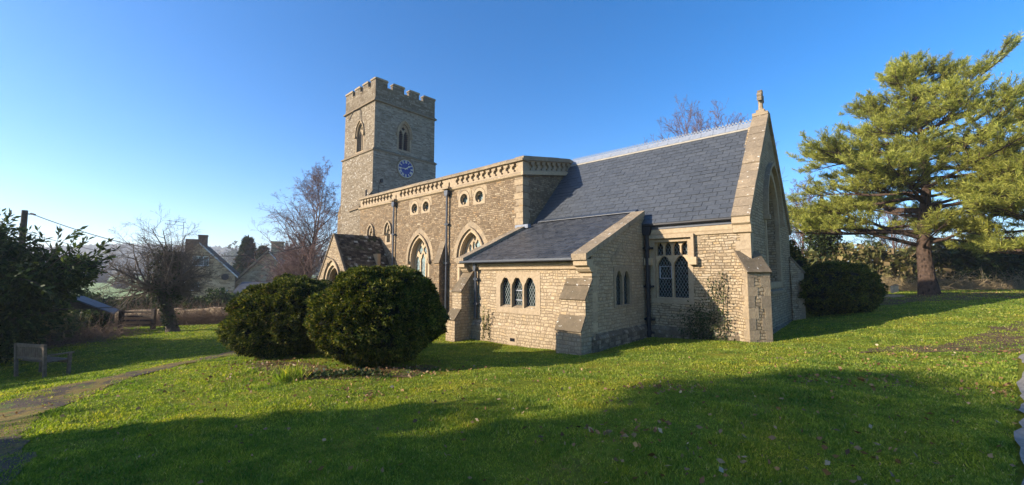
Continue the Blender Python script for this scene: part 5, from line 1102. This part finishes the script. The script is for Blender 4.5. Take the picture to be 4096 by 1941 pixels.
# bench
def bench():
    a = Vector((1.15, -.30, 0)).normalized(); b = Vector((.25, .97, 0)).normalized(); r0, f0 = -13.7, 11.5; z0 = gz(r0+.5, f0+.2); P0 = Vector((r0, f0, z0)); Z = Vector((0, 0, 1)); W = 1.15; Dp = .55
    o = empty('garden_bench', tuple(L(r0+.5, f0+.2, z0)), 'weathered wooden garden bench in shade below the dark evergreen', 'bench')
    for i in (0, 1):
        s = P0+a*(W*i-.03); m = LB(); m.obox(s-Z*.1, a*.065, b*.065, Z*1.02-b*.06); m.build('leg', MT['wood'], o); m = LB(); m.obox(s+b*(Dp-.06)-Z*.1, a*.065, b*.065, Z*.72); m.build('leg', MT['wood'], o)
        m = LB(); m.obox(s+b*.03+Z*.60, a*.075, b*(Dp+.02), Z*.035); m.build('armrest', MT['wood'], o)
    m = LB()
    for k in range(5): m.obox(P0+b*(.08+k*.105)+Z*.42, a*W, b*.085, Z*.025)
    m.obox(P0+b*(Dp-.03)+Z*.33, a*W, b*.025, Z*.09); m.build('seat', MT['wood'], o)
    m = LB(); m.obox(P0-b*.035+Z*.83, a*W, b*.04, Z*.085); m.obox(P0-b*.01+Z*.50, a*W, b*.035, Z*.06)
    for k in range(15): m.obox(P0+a*(.06+k*W/15.4)-b*.005+Z*.54, a*.045, b*.02, Z*.30-b*.02)
    m.build('backrest', MT['wood'], o)
bench()
# small leaning memorial stone
o = empty('memorial_stone', tuple(L(20.6, 22, gz(20.6, 22))), 'small pale leaning memorial stone on the ground left of the big pine trunk', 'stone')
m = LB(); z = gz(20.6, 22); m.obox((20.35, 22.0, z+.18), (.42, .05, .10), (0, .12, .04), (.10, .10, .36)); m.build('slab', MT['ashlar'], o, bevel=.02); m = LB(); m.obox((20.1, 21.7, z-.1), (.75, .1, 0), (-.05, .6, 0), (0, 0, .22)); m.build('base', MT['coping'], o, bevel=.04)
# dark conifer between the cottages and the fir behind
def conifer(name, label, r, f, H, rad, n, seed, mat='spruce', group=None):
    g = np.random.default_rng(seed); z = gz(r, f); o = empty(name, tuple(L(r, f, z)), label, 'tree', group); tb = Tubes(); p = np.array(L(r, f, z)); tb.add(np.array([p, p+[0, 0, H*.95]]), [.25, .03], 6); tb.build('trunk', MT['bark_dark'], o)
    h = g.random(n)**.8; az = g.random(n)*6.283; lay = .75+.25*np.sin(h*60+2*np.sin(az*3)); q = rad*(1-h)**.8*lay*(.35+.65*g.random(n)); C = p+np.stack([np.cos(az)*q, np.sin(az)*q, H*(.12+.88*h)], -1); D = np.stack([np.cos(az), np.sin(az), .1-.5*np.ones(n)*(1-h)], -1); V, F = cards(g, C, D, H*.07, w=.35, per=2, spread=.4); np_mesh('crown', V, F, MT[mat], o)
conifer('spruce_tree', 'dark green conifer standing between the two cottage roofs', -38.9, 60, 9.3, 2.6, 3500, 101)
conifer('spruce_tree', 'broader lower conifer right of the taller one between the cottages', -36.6, 60, 8.0, 2.9, 3500, 102)
hedge('laurel_hedge', 'low green hedge between the cottages below the conifers', 'hedge', [(-43, 60), (-36, 61)], 4.6, 1.8, 5000, .35, MT['laurel'], 103)
def clump(name, label, cat, r, f, rad, h, n, size, mat, seed, group=None):
    z = gz(r, f); o = empty(name, tuple(L(r, f, z)), label, cat, group); blobs(o, 'crown', [(r, f, z+h*.5, rad, rad, h*.55), (r+rad*.4, f, z+h*.4, rad*.7, rad*.7, h*.42)], n, size, mat, seed, w=.7, hollow=.4); tb = Tubes(); p = np.array(L(r, f, z-.3)); tb.add(np.array([p, p+[0, 0, h*.7]]), [h*.03, h*.01], 5); tb.build('trunk', MT['bark_dark'], o); return o
clump('field_tree', 'lone round bush standing in the pale green field', 'tree', -151.5, 150, 2.6, 3.4, 1600, .6, MT['twig'], 111)
clump('field_tree', 'small bush nearer than the round one in the field', 'tree', -100, 105, 1.6, 2.0, 900, .4, MT['twig'], 112)
g = np.random.default_rng(120)
for i in range(11): clump('far_tree', 'tall dark tree in the distant hazy row between the cottages', 'tree', -183+i*8.5+g.normal()*1.5, 262+g.normal()*6, 3.4+g.random()*1.5, 15+4*g.random()+(3 if i < 5 else 0), 700, 1.6, MT['spruce'], 121+i, 'far trees between the cottage roofs')
# woodland on the hill, hedgerows in the fields
V = []; F = []; nn_ = 0; g = np.random.default_rng(130)
ic = bmesh.new(); bmesh.ops.create_icosphere(ic, subdivisions=1, radius=1); iv = np.array([v.co[:] for v in ic.verts]); ifc = np.array([[v.index for v in f.verts] for f in ic.faces]); ic.free()
def wood(name, n, az0, az1, d0, d1, s0, s1, mat, seed, label):
    g = np.random.default_rng(seed); az = g.uniform(az0, az1, n); d = d0+(d1-d0)*g.random(n); r = d*np.sin(az); f = d*np.cos(az); z = np.maximum(hill_z(r, f), -4); s = g.uniform(s0, s1, n); V = []; F = []
    for i in range(n):
        v = iv*np.array([s[i]*.6, s[i]*.6, s[i]*.62])*(1+g.normal(size=(len(iv), 1))*.16); V.append(to_world(r[i]+v[:, 0], f[i]+v[:, 1], z[i]+s[i]*.45+v[:, 2])); F.append(ifc+i*len(iv))
    return tag(np_mesh(name, np.vstack(V), np.vstack(F), mat), label, 'woodland', kind='stuff')
wmat = plain('winter_woodland', (.055, .055, .035), 1, .4, .2, isl=.4)
wood('woodland', 3800, -1.0, -.20, 560, 960, 8, 13, wmat, 131, 'hazy blue bare woodland covering the distant hill')
wood('field_hedgerow', 420, -1.0, -.2, 452, 475, 5, 8, wmat, 132, 'dark line of trees at the far edge of the pale fields')
wood('far_copse', 500, .25, 1.0, 300, 420, 7, 12, wmat, 133, 'distant trees seen between the scrub behind the big pine')

# ------------------------------------------------------------------ trees and hedge beside the photographer that shade the near lawn
def shade_tree(label, r, f, H, seed, bl, n, size=.22):
    SPs = [dict(t0=.3, wob=.03), dict(m=16, len=.42, ang=.95, n=6, wob=.12, up=.04, k=4), dict(m=6, len=.45, ang=.7, n=4, wob=.15, k=3), dict(m=4, len=.5, ang=.7, n=3, wob=.2, k=3)]
    g = np.random.default_rng(seed+5); cl = []
    for b in bl:
        for i in range(9): d = g.normal(size=3); d *= (.35+.65*g.random())/np.linalg.norm(d); q = g.uniform(.4, .95); cl.append((b[0]+d[0]*b[3], b[1]+d[1]*b[4], b[2]+d[2]*b[5], q*1.3, q, q*.55))
    o, _ = bare('tree', label, r, f, H, .28, SPs, seed, [(.02, .02, H*.95, 1.0)], MT['bark']); blobs(o, 'foliage', cl, n, size, MT['laurel'], seed+1, w=.55, hollow=.2); return o
hedge('hedge', 'tall solid evergreen hedge beside the photographer whose shadow crosses the near lawn', 'hedge', [(-14.6, -14), (-14.3, -8), (-14.3, -1), (-14.4, 2.4)], 6.5, 1.4, 42000, .22, MT['laurel'], 141)
shade_tree('broadleaf evergreen tree behind the photographer, farthest from the church', -22, -5.5, 11.5, 151, [(-22, -5.5, 8.6, 3.0, 2.6, 2.3), (-19, -7, 7.4, 2.4, 2.2, 1.8), (-24.5, -3.4, 9.6, 2.4, 1.6, 1.4)], 4600)
shade_tree('broadleaf evergreen tree behind the photographer, nearest the hedge', -20, -1.2, 10.5, 153, [(-20, -3.2, 8.0, 2.6, 1.5, 1.5), (-17, -3.4, 7.2, 2.0, 1.3, 1.3), (-22.5, -2.0, 9.6, 2.2, .9, .8), (-18.5, -1.8, 7.6, 2.0, .9, .9)], 3000)
shade_tree('tall broadleaf evergreen tree farther behind the photographer', -30, -7, 15, 155, [(-30, -7.6, 12.2, 3.4, 2.2, 2.2), (-27, -5.0, 10.4, 2.8, 1.5, 1.2), (-25, -2.4, 10.6, 2.2, .8, .7)], 3600)

# ------------------------------------------------------------------ grass, fallen leaves, ivy ground cover
def inside(r, f):
    w = to_world(r, f, np.zeros_like(r)); x, y = w[:, 0], w[:, 1]
    return ((x > VX0-.1) & (x < VX1+.08) & (y > VY-.08)) | ((x > NX1-1) & (x < CX1+.08) & (y > CY-.08) & (y < CY1+.1)) | ((x < NX1) & (y > NY-.05) & (x > TX0)) | ((x > PX-PW) & (x < PX+PW) & (y > PY))
def grass(name, label, n, f0, f1, hh, ww, mat, seed, pw=1.3, patchy=False):
    g = np.random.default_rng(seed); u = g.random(n); f = (f0**(-pw+1)+(f1**(-pw+1)-f0**(-pw+1))*u)**(1/(-pw+1)); r = g.uniform(-1.36, 1.36, n)*f+g.normal(size=n)*.5
    cl = np.sin(r*1.9+1.3*np.sin(f*1.1))*np.sin(f*2.3+.7*np.sin(r*1.7))+.6*np.sin(r*5.1+f*3.7)*np.sin(f*6.1-r*2); k = ~inside(r, f) & ((path_dist(r, f) > -.20-.25*np.sin(r*2.7+f*1.9)*np.sin(f*3.1)+.35*g.random(n)**2) | (g.random(n) < .05))
    if not patchy: k &= (np.sin(r*3.1+2.2*np.sin(f*.9))*np.sin(f*2.7+1.7*np.sin(r*1.3+2))*np.sin(r*.9+f*1.1) < .42) | (g.random(n) < .35)
    k &= ~((r > 1.236*(f-.14)) & (f < 8))
    if patchy: k &= cl > .75
    r, f, cl = r[k], f[k], cl[k]; m = len(r); d = np.hypot(r, f); P = to_world(r, f, ground_rf(r, f)-.004); a = g.random(m)*6.283; h = hh*(.5+.8*g.random(m))*(1+.30*cl)*(1+.020*d); w = ww*(.7+.6*g.random(m))*(.35+.16*d)
    U = np.stack([np.cos(a), np.sin(a), np.zeros(m)], -1)*w[:, None]; b = g.random(m)*6.283; ln = np.stack([np.cos(b), np.sin(b), np.zeros(m)], -1)*(h*(.2+.75*g.random(m)))[:, None]+np.array([0, 0, 1.])*h[:, None]
    V = np.stack([P-U, P+U, P+ln], 1).reshape(-1, 3); o = np_mesh(name, V, np.arange(m*3).reshape(-1, 3), mat); return tag(o, label, 'grass', kind='stuff')
n = NT('grass_blade', .6, .25); c = n.ramp(n.island(), [(0, (.10, .15, .02)), (.5, (.21, .275, .035)), (.85, (.30, .345, .05)), (.96, (.39, .37, .10)), (1, (.46, .38, .2))])
x = n.noise(scale=.7, detail=4, rough=.6); c = n.mix(1.0, c, n.ramp(x, [(.3, (.45, .62, .6)), (.5, (1, 1, 1)), (.72, (1.3, 1.03, .8))]), 'MULTIPLY'); y_ = n.noise(scale=2.8, detail=4, rough=.7); c = n.mix(1.0, c, n.ramp(y_, [(.32, (.6, .72, .7)), (.66, (1.25, 1.15, 1.0))]), 'MULTIPLY'); n.color(c); n.translucent(n.mix(1.0, c, (1.6, 1.7, .7), 'MULTIPLY'), .4); MT['grass'] = n.m
grass('grass', 'short mossy lawn grass covering the churchyard', 640000, 2.3, 30, .026, .0062, MT['grass'], 201)
grass('long_grass', 'longer darker tufts scattered in the lawn', 26000, 2.6, 12, .050, .006, MT['grass'], 202, patchy=True)
g = np.random.default_rng(210); K_ = []
for (r, f, sr, sf, m) in ((0, 5, 5.5, 2.2, 260), (3.5, 4.2, 2.5, 1.4, 200), (-3.6, 8.8, 1.1, .4, 600), (-5.6, 10.0, .8, .3, 300), (8.8, 8.2, 2.2, .9, 420), (-1, 7.5, 3, 1, 160), (2.2, 6.3, .5, .25, 90), (5.2, 6.4, .6, .3, 110), (1.2, 4.4, .4, .2, 70), (-2.5, 6.8, .6, .3, 80), (6.8, 5.6, .5, .3, 70), (21, 21, 5, 1.2, 900), (-6, 8, 1.5, 1, 90), (3, 3.4, 1.6, .5, 130)): K_.append(np.stack([r+g.normal(size=m)*sr, f+g.normal(size=m)*sf], -1))
K_ = np.vstack(K_); K_ = K_[~((K_[:, 0] > 1.236*(K_[:, 1]-.14)) & (K_[:, 1] < 8)) & ~inside(K_[:, 0], K_[:, 1]) & (K_[:, 1] > 2.2)]; C = to_world(K_[:, 0], K_[:, 1], ground_rf(K_[:, 0], K_[:, 1])+.035+.01*g.random(len(K_))); D = g.normal(size=(len(C), 3)); D[:, 2] *= .35
V, F = cards(g, C, D, .055, w=.62, spread=0, szv=.45); V += np.repeat(g.normal(size=(len(C), 4))*.006, 1, 0).reshape(-1, 1)*np.array([0, 0, 1.])
tag(np_mesh('fallen_leaves', V, F, leafmat('dead_leaf', [(0, (.12, .055, .02)), (.5, (.24, .13, .05)), (.9, (.34, .21, .09)), (1, (.46, .36, .22))], .6, .15)), 'brown fallen leaves scattered over the lawn and under the yews', 'leaves', kind='stuff')
C = []
for (r, f, s) in ((-3.7, 8.5, .3), (-3.1, 8.45, .22)): C.append(np.stack([r+g.normal(size=240)*s, f+g.normal(size=240)*s*.5], -1))
C = np.vstack(C); P = to_world(C[:, 0], C[:, 1], ground_rf(C[:, 0], C[:, 1])+.03+.07*g.random(len(C))); D = g.normal(size=(len(P), 3))*.6+np.array([0, 0, .5]); V, F = cards(g, P, D, .06, w=.8)
tag(np_mesh('ground_ivy', V, F, MT['ivy']), 'glossy ivy spreading on the ground under the nearest yew', 'ground cover', kind='stuff')
g2 = np.random.default_rng(220); tb = Tubes()
o = empty('grass_clump', tuple(G(-4.35, 8.15)), 'clump of long strappy green leaves at the foot of the nearest yew', 'plant')
P = np.array(G(-4.35, 8.15)); C = P+np.stack([g2.normal(size=260)*.16, g2.normal(size=260)*.16, np.zeros(260)], -1); D = g2.normal(size=(260, 3))*.5+np.array([0, 0, 1.]); V, F = cards(g2, C, D, .26, w=.07, spread=.2); np_mesh('blades', V, F, MT['grass'], o)

# ------------------------------------------------------------------ haze
m = MB(); m.box(-1580, 1580, -1580, 1580, -12, 62); n = bpy.data.materials.new('winter_haze'); n.use_nodes = True; t = n.node_tree
for q in list(t.nodes):
    if q.type == 'BSDF_PRINCIPLED': t.nodes.remove(q)
pv = t.nodes.new('ShaderNodeVolumePrincipled'); pv.inputs['Color'].default_value = (.90, .95, 1, 1); pv.inputs['Density'].default_value = .0007; pv.inputs['Anisotropy'].default_value = .2
t.links.new(pv.outputs[0], t.nodes['Material Output'].inputs['Volume']); hz = tag(m.build('haze', n), kind='stuff');
